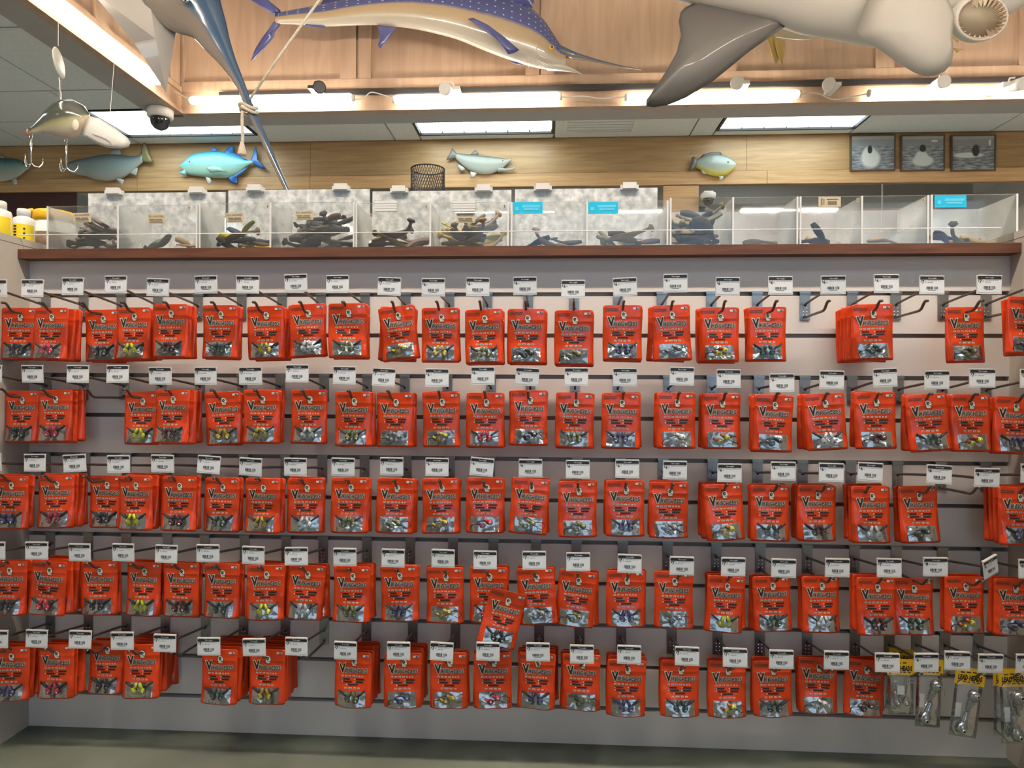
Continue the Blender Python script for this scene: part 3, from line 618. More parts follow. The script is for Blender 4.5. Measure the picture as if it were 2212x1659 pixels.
def letters(v):
    b = MB()
    def glyph(ch, x, z, w_, h_, off, rot=0):
        for m, o_, d in ((0, off+.055, .0008), (1, off, .0012)):
            if ch in 'ea': o_ *= .55
            vs, f = fit_text(ch, x, z, w_, h_, o_, 2); cx, cz = x+w_/2, z+h_/2; c, s = math.cos(rot), math.sin(rot)
            b.add([surf(cx+(p-cx)*c-(q-cz)*s, cz+(p-cx)*s+(q-cz)*c, v, d) for p, q in vs], f, m)
    glyph('V', -.0318, -.0478, .0130, .0195, .045, .06)
    x = -.0185; wds = dict(i=.0016, K=.0046, N=.0050, G=.0050, H=.0050, e=.0046, a=.0046, D=.0048, S=.0046)
    for n, ch in enumerate('iKiNGHeaDS'):
        w_ = wds[ch]; glyph(ch, x, -.0476+.0005*math.sin(n*2.3), w_, .0098+.0006*math.cos(n*1.9), .028, .04*math.sin(n*1.7)); x += w_+.00125
    return b.mesh('lettering', ['cream', 'ink'])
def emblem(v):
    b = MB(); cx, cz = .003, -.0238
    o_ = [(-.0052, .0085), (-.001, .0092), (.003, .0078), (.0056, .004), (.0062, .000), (.0062, -.0022), (.0046, -.0026), (.0050, -.0042), (.0050, -.0078), (.001, -.0086), (-.0044, -.0080), (-.0048, -.0040), (-.0060, -.001), (-.0062, .004)]
    flat(b, [(cx+x*1.1, cz+z*1.08) for x, z in o_], v, 1, .0009); flat(b, [(cx+x, cz+z) for x, z in o_], v, 0, .0013)
    flat(b, [(cx-.0008+.0036*math.cos(a/10*math.tau), cz+.0028+.0036*math.sin(a/10*math.tau)) for a in range(10)], v, 1, .0017)
    flat(b, [(cx+.0020, cz-.0020), (cx+.0050, cz-.0030), (cx+.0050, cz-.0040), (cx+.0015, cz-.0032)], v, 1, .0017)
    flat(b, [(cx-.002, cz+.003), (cx+.0012, cz+.0036), (cx+.0012, cz+.0028), (cx-.002, cz+.0020)], v, 0, .0020)
    return b.mesh('emblem', ['cream', 'ink'])
def chip(b, x, z, w_, h_, v, bars):
    flat(b, [(x+.001, z), (x+w_-.001, z), (x+w_, z+.001), (x+w_, z+h_-.001), (x+w_-.001, z+h_), (x+.001, z+h_), (x, z+h_-.001), (x, z+.001)], v, 0, .0007)
    rnd = random.Random(int(x*1e5)); q = x+.0009
    while q < x+w_-.0012: ww = rnd.uniform(.0005, .0012); rect(b, q, z+.0009, ww, h_-.0018, v, 1, .0011); q += ww+.0004
def fine_print(v):
    b = MB(); x = -.0275
    for w_ in (.0058, .0060, .0062, .0062, .0040, .0036, .0036): chip(b, x, -.0575, w_, .0036, v, 3); x += w_+.0028
    for x, z, w_ in ((-.0215, -.0640, .015), (.0085, -.0640, .0195), (-.0215, -.0700, .020), (.0085, -.0700, .0165), (-.010, -.0760, .023)):
        rect(b, x-.0005, z-.0004, w_+.001, .0038, v, 2, .0006, 2); rnd = random.Random(int(x*1e5+z*1e5)); q = x
        while q < x+w_-.001: ww = rnd.uniform(.0008, .0019); rect(b, q, z, ww, .0030, v, 1, .0010); q += ww+.0005
        flat(b, [(x-.0040, z+.0002), (x-.0018, z+.0002), (x-.0018, z+.0028), (x-.0040, z+.0028)], v, 0, .0008)
    x = -.0185
    for w_ in (.0062, .0085, .0062, .0062): chip(b, x, -.0838, w_, .0036, v, 3); x += w_+.0034
    flat(b, [(-.0275, -.0615), (-.0225, -.0600), (-.0228, -.0620)], v, 1, .0013)
    rnd = random.Random(9)
    for z in (-.0095, -.0135):
        q = -.039
        while q < -.011: ww = rnd.uniform(.001, .003); rect(b, q, z, ww, .0022, v, 2, .0007); q += ww+.0007
    rect(b, .0235, -.0105, .0140, .0048, v, 0, .0007); rect(b, .0300, -.0098, .0035, .0036, v, 3, .0011)
    for k in range(2): rect(b, .0340, -.0098+k*.002, .003, .0009, v, 2, .0011)
    return b.mesh('fine_print', ['cream', 'ink', 'printdk', 'blue'])
WXm, WZ0, WZ1 = .0325, -.1215, -.0885
def window(v, d, m, dome=0.0):
    b = MB(); nx, nz = 10, 6; vs = []
    for j in range(nz+1):
        for i in range(nx+1):
            x = -WXm+2*WXm*i/nx; z = WZ0+(WZ1-WZ0)*j/nz; e = math.sin(math.pi*i/nx)*math.sin(math.pi*j/nz)
            p = surf(x, z, v, d+dome*e + (.0009*math.sin(i*2.3+j*1.7+v*3)*e)); vs.append(p)
    b.add(vs, [(j*(nx+1)+i, j*(nx+1)+i+1, (j+1)*(nx+1)+i+1, (j+1)*(nx+1)+i) for j in range(nz) for i in range(nx)]); return b.mesh('window', m, True)
NV = 4
PM = [dict(pouch=pouch_mesh(v), lettering=letters(v), emblem=emblem(v), fine_print=fine_print(v), window=window(v, .0006, 'foil'), film=window(v, .0030, 'film', .0045)) for v in range(NV)]
LC = {'B': ((.035, .035, .045), 'black'), 'R': ((.50, .03, .06), 'red'), 'Y': ((.62, .62, .02), 'chartreuse'), 'P': ((.10, .02, .025), 'maroon'), 'D': ((.05, .10, .085), 'dark green'), 'G': ((.48, .33, .03), 'gold'),
      'W': ((.68, .68, .66), 'white'), 'O': ((.17, .17, .05), 'olive'), 'V': ((.07, .06, .17), 'violet'), 'S': ((.22, .22, .23), 'silver')}
LM = {k: mat('jig_'+v[1].replace(' ', '_'), v[0], .3, coat=.4) for k, v in LC.items()}
MT['hookst'] = mat('hook_steel', (.05, .05, .055), .3, .8); MT['eye'] = mat('jig_eye', (.75, .72, .6), .3); MT['bristle'] = mat('weed_guard', (.03, .025, .028), .5)
MT['orange'] = mat('jig_orange', (.6, .12, .02), .4)
def jig(code, side, style):
    s = side; b = MB(); y = -.0155; zc = (WZ0+WZ1)/2
    if style == 0:      # heads low in the middle, weed guards running up and out
        hx = s*.0075; q = rotm('Y', s*25)
        b.ball((hx, y, zc-.001), .0052, .0026, .0070, 0, 10, 6, q); b.tube([(hx-s*.002, y, zc+.005), (hx-s*.0045, y, zc+.0145)], [.0030, .0018], 6, 0)
        for k in range(3): b.ball((hx-s*(.002+.001*k), y, zc+.007+.003*k), .0034-.0004*k, .0022, .0011, 0, 8, 4)
        b.tube([(hx+s*.001, y+.001, zc+.003), (s*.024, y+.003, zc+.0155)], [.0012, .0022], 5, 3)
        ex = (hx+s*.0008, zc-.003)
    else:               # heads leaning, round hooks out to one side
        hx = s*.006+.002; zz = zc+.004 if s > 0 else zc-.003; b.ball((hx, y, zz), .0060, .0027, .0050, 0, 10, 6, rotm('Y', 30*s))
        b.tube([(hx-.004, y, zz+.002), (hx-.010, y, zz+.006)], [.0032, .002], 6, 0 if code != 'Y' else 4)
        sg = -1 if style == 1 else 1
        hk = [(hx+sg*.004, y+.001, zz)] + [(hx+sg*(.016+.006*math.cos(a)), y+.001, zz-.004+.0065*math.sin(a)) for a in [k*math.pi/5-math.pi*.0+1.9 for k in range(6)]]
        b.tube([(hx, y, zz), (hx+sg*.010, y+.001, zz+.0025)]+[(hx+sg*(.016+.0062*math.cos(a)), y+.001, zz-.0038+.0062*math.sin(a)) for a in (1.5, .9, .3, -.4, -1.1, -1.9, -2.6)], .0006, 5, 1)
        ex = (hx+.001, zz)
    b.ball((ex[0], y-.0024, ex[1]), .0021, .0007, .0021, 2, 8, 4); b.ball((ex[0], y-.0031, ex[1]), .0012, .0005, .0012, 5, 8, 4)
    b.v = [(x*1.3, y+(yy-y)*1.3, zc+(zz_-zc)*1.25) for x, yy, zz_ in b.v]
    return b.mesh('jig_head', [LM[code], 'hookst', 'eye', 'bristle', 'orange', 'ink'], True)
JM = {}
def jigm(code, side, style):
    k = (code, side, style)
    if k not in JM: JM[k] = jig(*k)
    return JM[k]
BAGS = [  # hook index, top centre px, top px, tilt (right side up +), lure colour, pouches behind
 [(0, 43, 665, 0, 'B', 2), (1, 112, 665, 0, 'R', 3), (2, 222, 669, 1, 'B', 3), (3, 290, 664, 0, 'Y', 2), (4, 369, 657, 0, 'P', 2), (5, 476, 659, 0, 'D', 2), (6, 573, 661, 2, 'G', 2), (7, 663, 657, 3.5, 'W', 1), (8, 751, 655, 1, 'O', 2), (9, 856, 662, 7, 'G', 2), (10, 952, 665, 0, 'G', 1), (11, 1045, 668, 2, 'O', 1), (12, 1138, 667, 0, 'B', 1), (13, 1240, 670, 0, 'O', 1), (14, 1345, 659, 0, 'V', 1), (15, 1448, 659, 3, 'S', 2), (16, 1554, 664, 0, 'Y', 2), (17, 1656, 663, 0, 'D', 1), (19, 1883, 657, 1, 'D', 5), (21, 2083, 663, 1, 'O', 0), (22, 2220, 642, -3, 'V', 1)],
 [(0, 48, 844, 0, 'B', 1), (1, 120, 842, 0, 'R', 3), (3, 308, 847, 0, 'Y', 1), (4, 374, 842, 0, 'P', 3), (5, 481, 846, 3, 'G', 1), (6, 566, 842, 0, 'G', 2), (7, 668, 842, 0, 'W', 0), (8, 764, 846, 0, 'O', 1), (9, 854, 848, 0, 'S', 1), (10, 953, 847, 1, 'G', 1), (11, 1049, 848, 0, 'R', 1), (12, 1143, 843, 0, 'B', 1), (13, 1243, 848, -1, 'O', 1), (14, 1342, 849, -1, 'V', 1), (15, 1460, 848, 0, 'W', 1), (16, 1558, 850, 0, 'Y', 2), (17, 1672, 854, -2, 'D', 2), (18, 1778, 850, 4, 'W', 2), (19, 1889, 847, 1, 'P', 1), (20, 1999, 851, 5, 'D', 1), (21, 2095, 852, 0, 'Y', 1), (22, 2192, 857, -2, 'V', 1)],
 [(0, 24, 1028, 0, 'V', 1), (1, 122, 1026, 1, 'R', 3), (2, 231, 1027, 0, 'B', 1), (3, 293, 1028, 1, 'Y', 3), (4, 388, 1029, 0, 'P', 1), (5, 481, 1032, 0, 'D', 1), (6, 568, 1033, 0, 'G', 1), (7, 662, 1033, 0, 'W', 1), (8, 757, 1032, 0, 'O', 1), (9, 857, 1033, -2, 'O', 1), (10, 952, 1033, 1, 'G', 1), (11, 1050, 1032, -1, 'R', 1), (12, 1148, 1033, -4, 'O', 1), (13, 1248, 1039, 0, 'O', 1), (14, 1350, 1037, 0, 'V', 1), (15, 1445, 1041, 0, 'S', 1), (16, 1561, 1046, 3, 'Y', 2), (17, 1663, 1048, 0, 'D', 1), (18, 1764, 1048, 0, 'P', 2), (19, 1880, 1050, 0, 'W', 2), (20, 1981, 1050, 2, 'D', 1), (22, 2200, 1052, 0, 'V', 3)],
 [(0, 20, 1212, 0, 'B', 1), (1, 108, 1212, -4, 'R', 3), (2, 215, 1213, 0, 'B', 1), (3, 312, 1214, 0, 'Y', 1), (4, 392, 1215, 0, 'P', 1), (5, 480, 1217, 0, 'D', 1), (6, 575, 1220, 0, 'Y', 2), (7, 665, 1220, -4, 'W', 1), (8, 761, 1223, 0, 'O', 2), (9, 861, 1222, 2, 'V', 1), (10, 961, 1225, 1, 'G', 1), (11, 1056, 1224, 0, 'R', 1), (12, 1156, 1226, 4, 'S', 1), (13, 1250, 1233, -5, 'O', 1), (14, 1352, 1232, 0, 'V', 1), (15, 1455, 1234, 0, 'S', 1), (16, 1570, 1245, -4, 'Y', 2), (17, 1666, 1244, 2, 'D', 1), (18, 1772, 1244, 0, 'W', 1), (19, 1892, 1247, 0, 'P', 2), (20, 1971, 1249, 0, 'D', 0), (21, 2083, 1245, 0, 'Y', 1), (22, 2190, 1249, 0, 'V', 1)],
 [(0, 24, 1397, 0, 'V', 2), (1, 122, 1392, 0, 'R', 2), (2, 232, 1383, 0, 'B', 1), (3, 307, 1391, 0, 'Y', 5), (5, 475, 1402, 0, 'D', 5), (6, 578, 1402, 0, 'G', 5), (8, 764, 1408, 0, 'O', 4), (9, 871, 1410, 0, 'V', 4), (10, 970, 1409, 0, 'G', 1), (11, 1065, 1409, 0, 'R', 1), (12, 1160, 1410, -1, 'V', 3), (13, 1256, 1413, 0, 'O', 2), (14, 1354, 1425, -1, 'V', 3), (15, 1468, 1425, 0, 'D', 1), (16, 1570, 1427, 0, 'Y', 1), (17, 1667, 1427, 2, 'D', 1), (18, 1766, 1420, 0, 'W', 1), (19, 1870, 1425, -3, 'P', 1)]]
VPX = 1184.0
def place_pouch(loc, tilt, code, v, style, label, group, front=True, yaw=0, pitch=0):
    t = thing('lure_pouch', label, 'pouch', loc, (R(pitch), R(-tilt), R(yaw)), group); pm = PM[v]
    put('pouch', pm['pouch'], t)
    if not front: put('window', pm['window'], t); return t
    for n in ('emblem', 'lettering', 'window'): put(n, pm[n], t)
    put('fine_print', pm['fine_print'], t)['kind'] = 'stuff'
    for s in (-1, 1): put('jig_head', jigm(code, s, style), t)
    put('window_film', pm['film'], t)
    return t
rnd = random.Random(11)
for r in range(5):
    for n, (hi, cx, yt, tilt, code, nb) in enumerate(BAGS[r]):
        bx = BX[r][hi]; k = (cx-VPX)/(bx-VPX) if abs(bx-VPX) > 260 else 1.075
        k = max(1.04, min(1.082, k)); Y = CAM.y*-1; Y = -(abs(CAM.y)-abs(CAM.y)/k)
        hx, hz = HOOK[r, hi]; p = P(cx, yt, Y=Y-.003); v = rnd.randrange(NV)
        style = 0 if hi < 9 else rnd.choice((0, 1, 2)) if code in 'GYRSOB' else rnd.choice((0, 0, 1))
        grp = 'red pouches hanging in the '+ROWN[r]; who = '%s from left in the %s' % (ORD[n+1], ROWN[r])
        place_pouch(p, tilt, code, v, style, 'red pouch showing %s jig heads, %s' % (LC[code][1], who), grp, True, rnd.uniform(-5, 5), rnd.uniform(-1.5, 2))
        step = min(.0160, (abs(Y)-.012)/(nb+.6)) if nb else 0
        for q in range(nb):
            yy = Y+step*(q+1); px_ = p.x+(hx-p.x)*min(1, .25*(q+1))+rnd.uniform(-.004, .004); pz = p.z+rnd.uniform(-.003, .002)
            place_pouch((px_, yy, pz), rnd.uniform(-2, 2), code, v, 0, 'red pouch, %s behind the %s front pouch of the %s' % (['next', 'second', 'third', 'fourth', 'fifth'][q], ORD[n+1], ROWN[r]), grp, False, rnd.uniform(-1, 1))
place_pouch(P(1101, 1277, Y=-.140), -15, 'B', 1, 0, 'crooked red pouch slipped down between two pouches of the fourth row', 'red pouches hanging in the fourth row', True, 9, 2)

# lead head packs with yellow cards
def lead_pack(cx, y0, y1, ybot, Y, tilt, wpx, label, style):
    c = P(cx, y0, Y=Y); sc = (Y-CAM.y)/F; W = wpx*sc; h1 = (y1-y0)*sc; h2 = (ybot-y0)*sc
    t = thing('lead_head_pack', label, 'pack', c, (0, R(-tilt), 0), 'clear packs with yellow cards')
    cardm = MB(); cardm.box((0, 0, -h1/2), (W, .0016, h1), 0); card = cardm.build('header_card', 'yellow', t)
    b = MB()
    v, f = fit_text('LEAD HEADS', -W*.40, -h1*.72, W*.80, h1*.30, .05); b.add([(x, -.0012, z) for x, z in v], f)
    for k in range(5): box2(b, -W*.40+k*W*.16, -h1*.84, W*.11, h1*.05, 0, -.0012)
    b.add([(-W*.40+.0016*math.cos(a/8*math.tau), -.0012, -h1*.90+.0016*math.sin(a/8*math.tau)) for a in range(8)], [tuple(range(8))])
    for k in range(3): box2(b, -W*.34+k*W*.2, -h1*.30+k*.001, W*.14, h1*.06, 0, -.0012)
    b.build('card_print', 'ink', card)
    b = MB(); nz = 8; rings = []
    for j in range(nz+1):
        u = j/nz; z = -h1*.8-(h2-h1*.8)*u; th = .0008+.009*math.sin(min(1, u*1.02)*math.pi)
        rings.append([(-W*.47, 0, z), (-W*.25, -th, z), (0, -th*1.15, z), (W*.25, -th, z), (W*.47, 0, z), (W*.25, th*.5, z), (0, th*.6, z), (-W*.25, th*.5, z)])
    b.rings(rings, 0).build('clear_bag', 'bag', t, True); zm = -(h1+h2)/2
    def head(x, z, ang, L, up_):
        b = MB(); q = rotm('Y', ang); s = -1 if up_ else 1
        prof = [(.0001, -L*.50), (L*.13, -L*.47), (L*.19, -L*.36), (L*.18, -L*.22), (L*.12, -L*.10), (L*.10, -L*.08), (L*.135, -.04*L), (L*.10, 0), (L*.12, .05*L), (L*.085, .09*L), (L*.105, .14*L), (L*.07, .18*L), (L*.085, .23*L), (L*.05, .27*L), (L*.03, .30*L)]
        b.lathe([(a, s*z_) for a, z_ in prof], 14, 0, (x, -.003, z), q); e = q @ Vector((0, 0, -s*L*.34))
        b.lathe([(L*.075, 0), (L*.075, .002), (.0001, .002)], 10, 1, Vector((x, -.003-L*.185, z))+e, rotm('X', 90)); b.lathe([(L*.04, .002), (.0001, .0026)], 8, 2, Vector((x, -.003-L*.185, z))+e, rotm('X', 90))
        d = q @ Vector((0, 0, s*L*.30)); d2 = q @ Vector((0, 0, s*L*.8)); sd = q @ Vector((L*.35, 0, 0))
        o = Vector((x, -.003, z)); b.tube([o+d, o+d2*.95, o+d2*1.08+sd*.35, o+d2*1.02+sd*.85, o+d2*.8+sd], .0010, 5, 1)
        b.build('jig_head', ['lead', 'chrome', 'ink'], t, True)
    Lh = (h2-h1)
    if style == 0: head(-W*.20, zm-Lh*.04, -10, Lh*.46, False); head(W*.20, zm-Lh*.04, 10, Lh*.46, False); MB().box((0, -.001, zm+Lh*.12), (W*.26, .001, Lh*.22)).build('paper_slip', 'paper', t)
    else: head(-W*.04, zm-Lh*.16, -12*style, Lh*.56, False); head(W*.10, zm+Lh*.16, -12*style+5, Lh*.56, True); MB().box((-W*.25, .001, zm), (W*.2, .0008, Lh*.26)).build('paper_slip', 'paper', t)
lead_pack(1950, 1402, 1434, 1530, -.045, -5, 54, 'clear pack with yellow card, rearmost beside the last red pouch', 0)
lead_pack(1946, 1424, 1457, 1540, -.115, 0, 56, 'clear pack holding two small lead heads under a price tag', 0)
lead_pack(2009, 1424, 1457, 1566, -.105, -2, 54, 'clear pack with long chrome lead heads, second from the red pouches', -1.6)
lead_pack(2098, 1444, 1479, 1588, -.118, -7, 60, 'clear pack with LEAD HEADS card tilted to the right', -1)
lead_pack(2178, 1444, 1480, 1584, -.095, 0, 60, 'clear pack partly hidden behind the rightmost lead head pack', .6)
lead_pack(2190, 1447, 1482, 1600, -.115, 2, 62, 'clear pack with LEAD HEADS card at the right edge', .6)

# ================================================================== FISH
def loft(b, st, Y, ratio, root, n=20, m=0, yoff=None):
    rings = []; uv = []
    for i, (x, yt, yb) in enumerate(st):
        Yi = Y+(yoff[i] if yoff else 0); a, c = P(x, yt, Y=Yi), P(x, yb, Y=Yi); o = (a+c)/2-root; hh = (a.z-c.z)/2
        rings.append([o+Vector((0, math.sin(j/n*math.tau)*hh*ratio, math.cos(j/n*math.tau)*hh)) for j in range(n)])
        uv += [(i/(len(st)-1), .5+.5*math.cos(j/n*math.tau)) for j in range(n)]
    return b.rings(rings, m, True, uv)
def fin(t, name, pts, Y, th, m, inset=.3): return MB().pillow([P(x, y, Y=Y)-t.location for x, y in pts], th, 0, inset).build(name, m, t, True)
def eye(t, px, Y, r_, col='ylid'):
    c = P(*px, Y=Y)-t.location; b = MB().ball(c, r_, r_*.5, r_, 0, 12, 6); b.ball(c+Vector((0, -r_*.42, 0)), r_*.55, r_*.25, r_*.55, 1, 10, 6); b.build('eye', [col, 'dome'], t, True)
def resample(st, k=3):
    pts = smooth_path([Vector(p) for p in st], k); return [(p.x, p.y, p.z) for p in pts]
SAILB = fishmat('sailfish_skin', [(0, (.55, .50, .42)), (.24, (.52, .46, .36)), (.36, (.46, .33, .18)), (.50, (.40, .29, .17)), (.57, (.06, .07, .22)), (1, (.03, .035, .12))], .22, .6, (34, 9, .10, (.45, .48, .60), .52), .06)
SAILF = fishmat('sailfish_fin', [(0, (.05, .06, .22)), (.6, (.07, .08, .26)), (1, (.10, .11, .30))], .3, .4, noise=.4)
MARL = fishmat('marlin_skin', [(0, (.26, .22, .18)), (.42, (.20, .17, .15)), (.52, (.04, .10, .19)), (1, (.012, .045, .10))], .14, .8, noise=.05)
SHK = fishmat('shark_skin', [(0, (.48, .45, .40)), (.6, (.47, .44, .39)), (.88, (.24, .225, .21)), (1, (.15, .14, .13))], .6, .0, noise=.12, nscale=3)
SHK2 = fishmat('shark_fin_pale', [(0, (.36, .34, .305)), (1, (.38, .355, .315))], .65, .0, noise=.1)
SHF = fishmat('shark_fin', [(0, (.04, .038, .035)), (.35, (.085, .08, .074)), (.8, (.08, .075, .07)), (1, (.065, .062, .058))], .45, .1, noise=.1)
# sailfish
Y = 2.86; t = thing('mounted_sailfish', 'blue and cream mounted sailfish on the oak panels', 'fish', P(900, 30, Y=Y))
st = resample([(596, 28, 52), (640, 20, 53), (703, 8, 57), (760, -6, 55), (817, -16, 54), (886, -24, 61), (940, -24, 72), (988, -20, 85), (1030, -14, 102), (1070, -8, 118), (1110, 4, 132), (1150, 22, 144), (1175, 44, 149), (1192, 68, 151), (1210, 96, 149), (1222, 108, 140)])
loft(MB(), st, Y, .45, t.location, 20).build('body', SAILB, t, True)
bl = [P(x, y, Y=Y-.0)-t.location for x, y in ((1205, 110), (1244, 121), (1290, 132), (1340, 143), (1385, 151))]; MB().tube(bl, [.040, .022, .011, .006, .002], 10, 0, True, True).build('bill', MARL, t, True)
MB().tube([P(x, y, Y=Y)-t.location for x, y in ((1185, 140), (1215, 146), (1240, 153), (1257, 160))], [.040, .024, .011, .002], 10).build('lower_jaw', SAILB, t, True)
fin(t, 'tail_fin', [(606, 30), (590, 32), (560, 12), (535, -4), (500, -40), (490, -60), (540, -30), (580, 0), (606, 22)], Y, .03, SAILF, .15); fin(t, 'tail_fin', [(606, 52), (596, 62), (590, 82), (570, 106), (541, 134), (548, 112), (565, 84), (582, 62), (594, 44)], Y, .03, SAILF, .2)
fin(t, 'anal_fin', [(815, 54), (858, 60), (842, 78), (832, 95), (820, 105), (816, 98), (821, 80)], Y, .02, SAILF, .2); fin(t, 'second_anal_fin', [(655, 52), (706, 54), (700, 61), (680, 60), (660, 56)], Y, .02, SAILF, .2)
fin(t, 'pectoral_fin', [(1010, 41), (1022, 38), (1055, 54), (1090, 80), (1122, 108), (1112, 114), (1098, 118), (1085, 98), (1050, 66)], Y-.14, .018, SAILF, .2); fin(t, 'pelvic_fin', [(1098, 130), (1118, 134), (1135, 142), (1112, 138)], Y-.06, .012, SAILF)
sl = [(690, 12), (720, 4), (760, -8), (820, -18), (900, -26), (990, -20), (1060, -10), (1110, 4), (1150, 18), (1157, -20), (1155, -80), (1120, -160), (1020, -200), (900, -190), (800, -130), (730, -50)]
fin(t, 'sail_fin', sl, Y+.02, .02, fishmat('sail_membrane', [(0, (.08, .09, .30)), (1, (.10, .12, .36))], .3, .3, (1, 26, .0, (0, 0, 0), 2), .4), .15); eye(t, (1192, 102), Y-.105, .016)
b = MB()
for k in range(9): b.tube([P(1137+k*4, 120+k*1.5, Y=Y-.093+.006*k)-t.location, P(1142+k*7.5, 146+k*.4, Y=Y-.05)-t.location], .0022, 4)
b.tube(smooth_path([P(x, y, Y=Y-.118)-t.location for x, y in ((1158, 96), (1160, 110), (1168, 120), (1180, 126))]), .003, 5); b.build('gill_ridges', 'clip', t, True)
# marlin head with long bill, rope tied round it
Y = 1.55; t = thing('hanging_marlin', 'blue marlin head with a long dark bill pointing down', 'fish', P(404, 0, Y=Y))
cs = [(350, -150, 118), (372, -80, 104), (404, 0, 84), (445, 50, 47), (467, 90, 32), (493, 134, 18.5), (521, 187, 10.5), (536, 225, 9.5), (560, 278, 8.5), (590, 345, 7), (622, 415, 5.4), (640, 455, 3.5)]
rings = []; uv = []; n = 20; sc = (Y-CAM.y)/F; ctr = smooth_path([Vector((a, b_, c)) for a, b_, c in cs], 3)
for i, q in enumerate(ctr):
    d = ctr[min(i+1, len(ctr)-1)]-ctr[max(i-1, 0)]; d.z = 0; d.normalize(); nrm = Vector((-d.y, d.x))*-1
    o = P(q.x, q.y, Y=Y+.0)-t.location
    if nrm.x < 0: nrm = -nrm
    for_ring = []
    for j in range(n):
        a = j/n*math.tau; rr = q.z*sc; s_ = math.cos(a)*rr; for_ring.append(o+Vector((nrm.x*s_, math.sin(a)*rr*.62, -nrm.y*s_))); uv.append((i/(len(ctr)-1), .5+.5*math.cos(a-.0)))
    rings.append(for_ring)
MB().rings(rings, 0, True, uv).build('head_and_bill', MARL, t, True); eye(t, (402, -1), Y-.118, .017, 'steel')
b = MB(); L = t.location
GF = fishmat('pale_fin', [(0, (.22, .20, .20)), (.5, (.33, .315, .295)), (1, (.38, .365, .335))], .4, .2, noise=.2)
A, B, C_, D, E_ = P(196, -20, Y=Y+.10)-L, P(318, -30, Y=Y-.06)-L, P(359, 200, Y=Y)-L, P(385, 36, Y=Y+.05)-L, P(350, -40, Y=Y+.12)-L
b.add([A, B, C_, D, E_, (A+C_)/2+Vector((.02, .02, 0)), (B+C_)/2+Vector((.0, -.01, 0))], [(0, 6, 1), (0, 5, 6), (5, 2, 6), (1, 6, 3), (6, 2, 3), (0, 1, 4), (1, 3, 4), (3, 2, 4), (4, 2, 5), (4, 5, 0)], 0, [(0, .8), (0, 1), (0, .2), (0, .1), (0, .5), (0, .6), (0, .5)]); b.build('pectoral_fin', GF, t)
t2 = thing('rope', 'pale cotton rope looped round the bill with a frayed end', 'rope', P(535, 235, Y=Y)); L = t2.location
MB().tube([P(720, -40, Y=Y-.02)-L, P(690, 0, Y=Y-.02)-L, P(610, 112, Y=Y-.02)-L, P(540, 214, Y=Y-.02)-L], .0062, 8).build('line', 'rope', t2, True)
for (cx, cy) in ((536, 232), (538, 241)):
    c = P(cx, cy, Y=Y)-L; MB().tube([c+Vector((math.cos(a/14*math.tau)*.040, math.sin(a/14*math.tau)*.034, .008*math.sin(a/14*math.tau*2)+math.cos(a/14*math.tau)*-.006)) for a in range(15)], .0082, 8).build('loop', 'rope', t2, True)
MB().tube(smooth_path([P(x, y, Y=Y-.02)-L for x, y in ((524, 240), (523, 262), (524, 290), (524, 310))], 4), .008, 8).build('hanging_end', 'rope', t2, True)
c = P(523, 308, Y=Y-.02)-L; MB().lathe([(.008, .004), (.011, -.01), (.018, -.035), (.022, -.055), (.019, -.062)], 12, 0, c).build('frayed_tuft', 'rope', t2, True)
# shark
Y = 1.75; t = thing('hanging_shark', 'large pale grey shark hanging with open toothed mouth', 'shark', P(1850, -60, Y=Y))
st = resample([(1250, -120, -72), (1330, -140, -48), (1400, -165, -24), (1477, -190, 0), (1564, -215, 22), (1671, -235, 46), (1745, -245, 68), (1795, -250, 76), (1869, -250, 90), (1950, -245, 100), (2030, -235, 84), (2085, -222, 60), (2140, -205, 50), (2190, -180, 26), (2235, -150, -4), (2275, -115, -50)], 3)
loft(MB(), st, Y, .62, t.location, 28).build('body', SHK, t, True)
fin(t, 'pectoral_fin', [(1480, 16), (1470, 26), (1466, 46), (1471, 76), (1462, 112), (1440, 152), (1416, 188), (1396, 216), (1396, 229), (1412, 232), (1442, 227), (1482, 211), (1542, 174), (1620, 110), (1695, 58), (1720, 0), (1620, -30), (1530, -10)], Y+.02, .07, SHF, .12)
fin(t, 'pectoral_fin', [(1850, 70), (1869, 88), (1885, 97), (1935, 132), (1975, 157), (1997, 165), (2020, 163), (2040, 155), (2055, 138), (2060, 112), (2057, 80), (2064, 35), (2040, -20), (1960, -60), (1880, -20)], Y-.19, .15, SHK2, .3)
mc = P(2118, 40, Y=Y-.175)-t.location; q = rotm('Z', 12) @ rotm('X', 18); sc = (Y-.175-CAM.y)/F
rx, rz = 58*sc, 40*sc
def mo(a, k=1, y=0): return mc+q @ Vector((math.cos(a)*rx*k, y, math.sin(a)*rz*k))
b = MB(); nn = 26; b.rings([[mo(j/nn*math.tau, k, y) for j in range(nn)] for k, y in ((1.10, .03), (1.08, -.004), (1.03, -.014), (.97, -.012))], 0, False, [(0, .3)]*(nn*4)); b.build('lips', SHK, t, True)
b = MB(); b.rings([[mo(j/nn*math.tau, k, y) for j in range(nn)] for k, y in ((.985, -.012), (.90, -.006), (.84, .012))], 0, False); b.build('gums', mat('gum_pink', (.42, .28, .23), .3), t, True)
b = MB(); b.rings([[mo(j/nn*math.tau, k, y) for j in range(nn)] for k, y in ((.90, .0), (.86, .05), (.6, .12), (.05, .15))], 0, True); b.build('mouth_cavity', mat('mouth_olive', (.23, .19, .13), .5), t, True)
tm = MB().add([(-.014, -.003, 0), (.014, -.003, 0), (0, .006, 0), (.001, -.004, -.040)], [(0, 1, 3), (1, 2, 3), (2, 0, 3), (0, 2, 1)]).mesh('tooth', mat('tooth_ivory', (.62, .50, .36), .3))
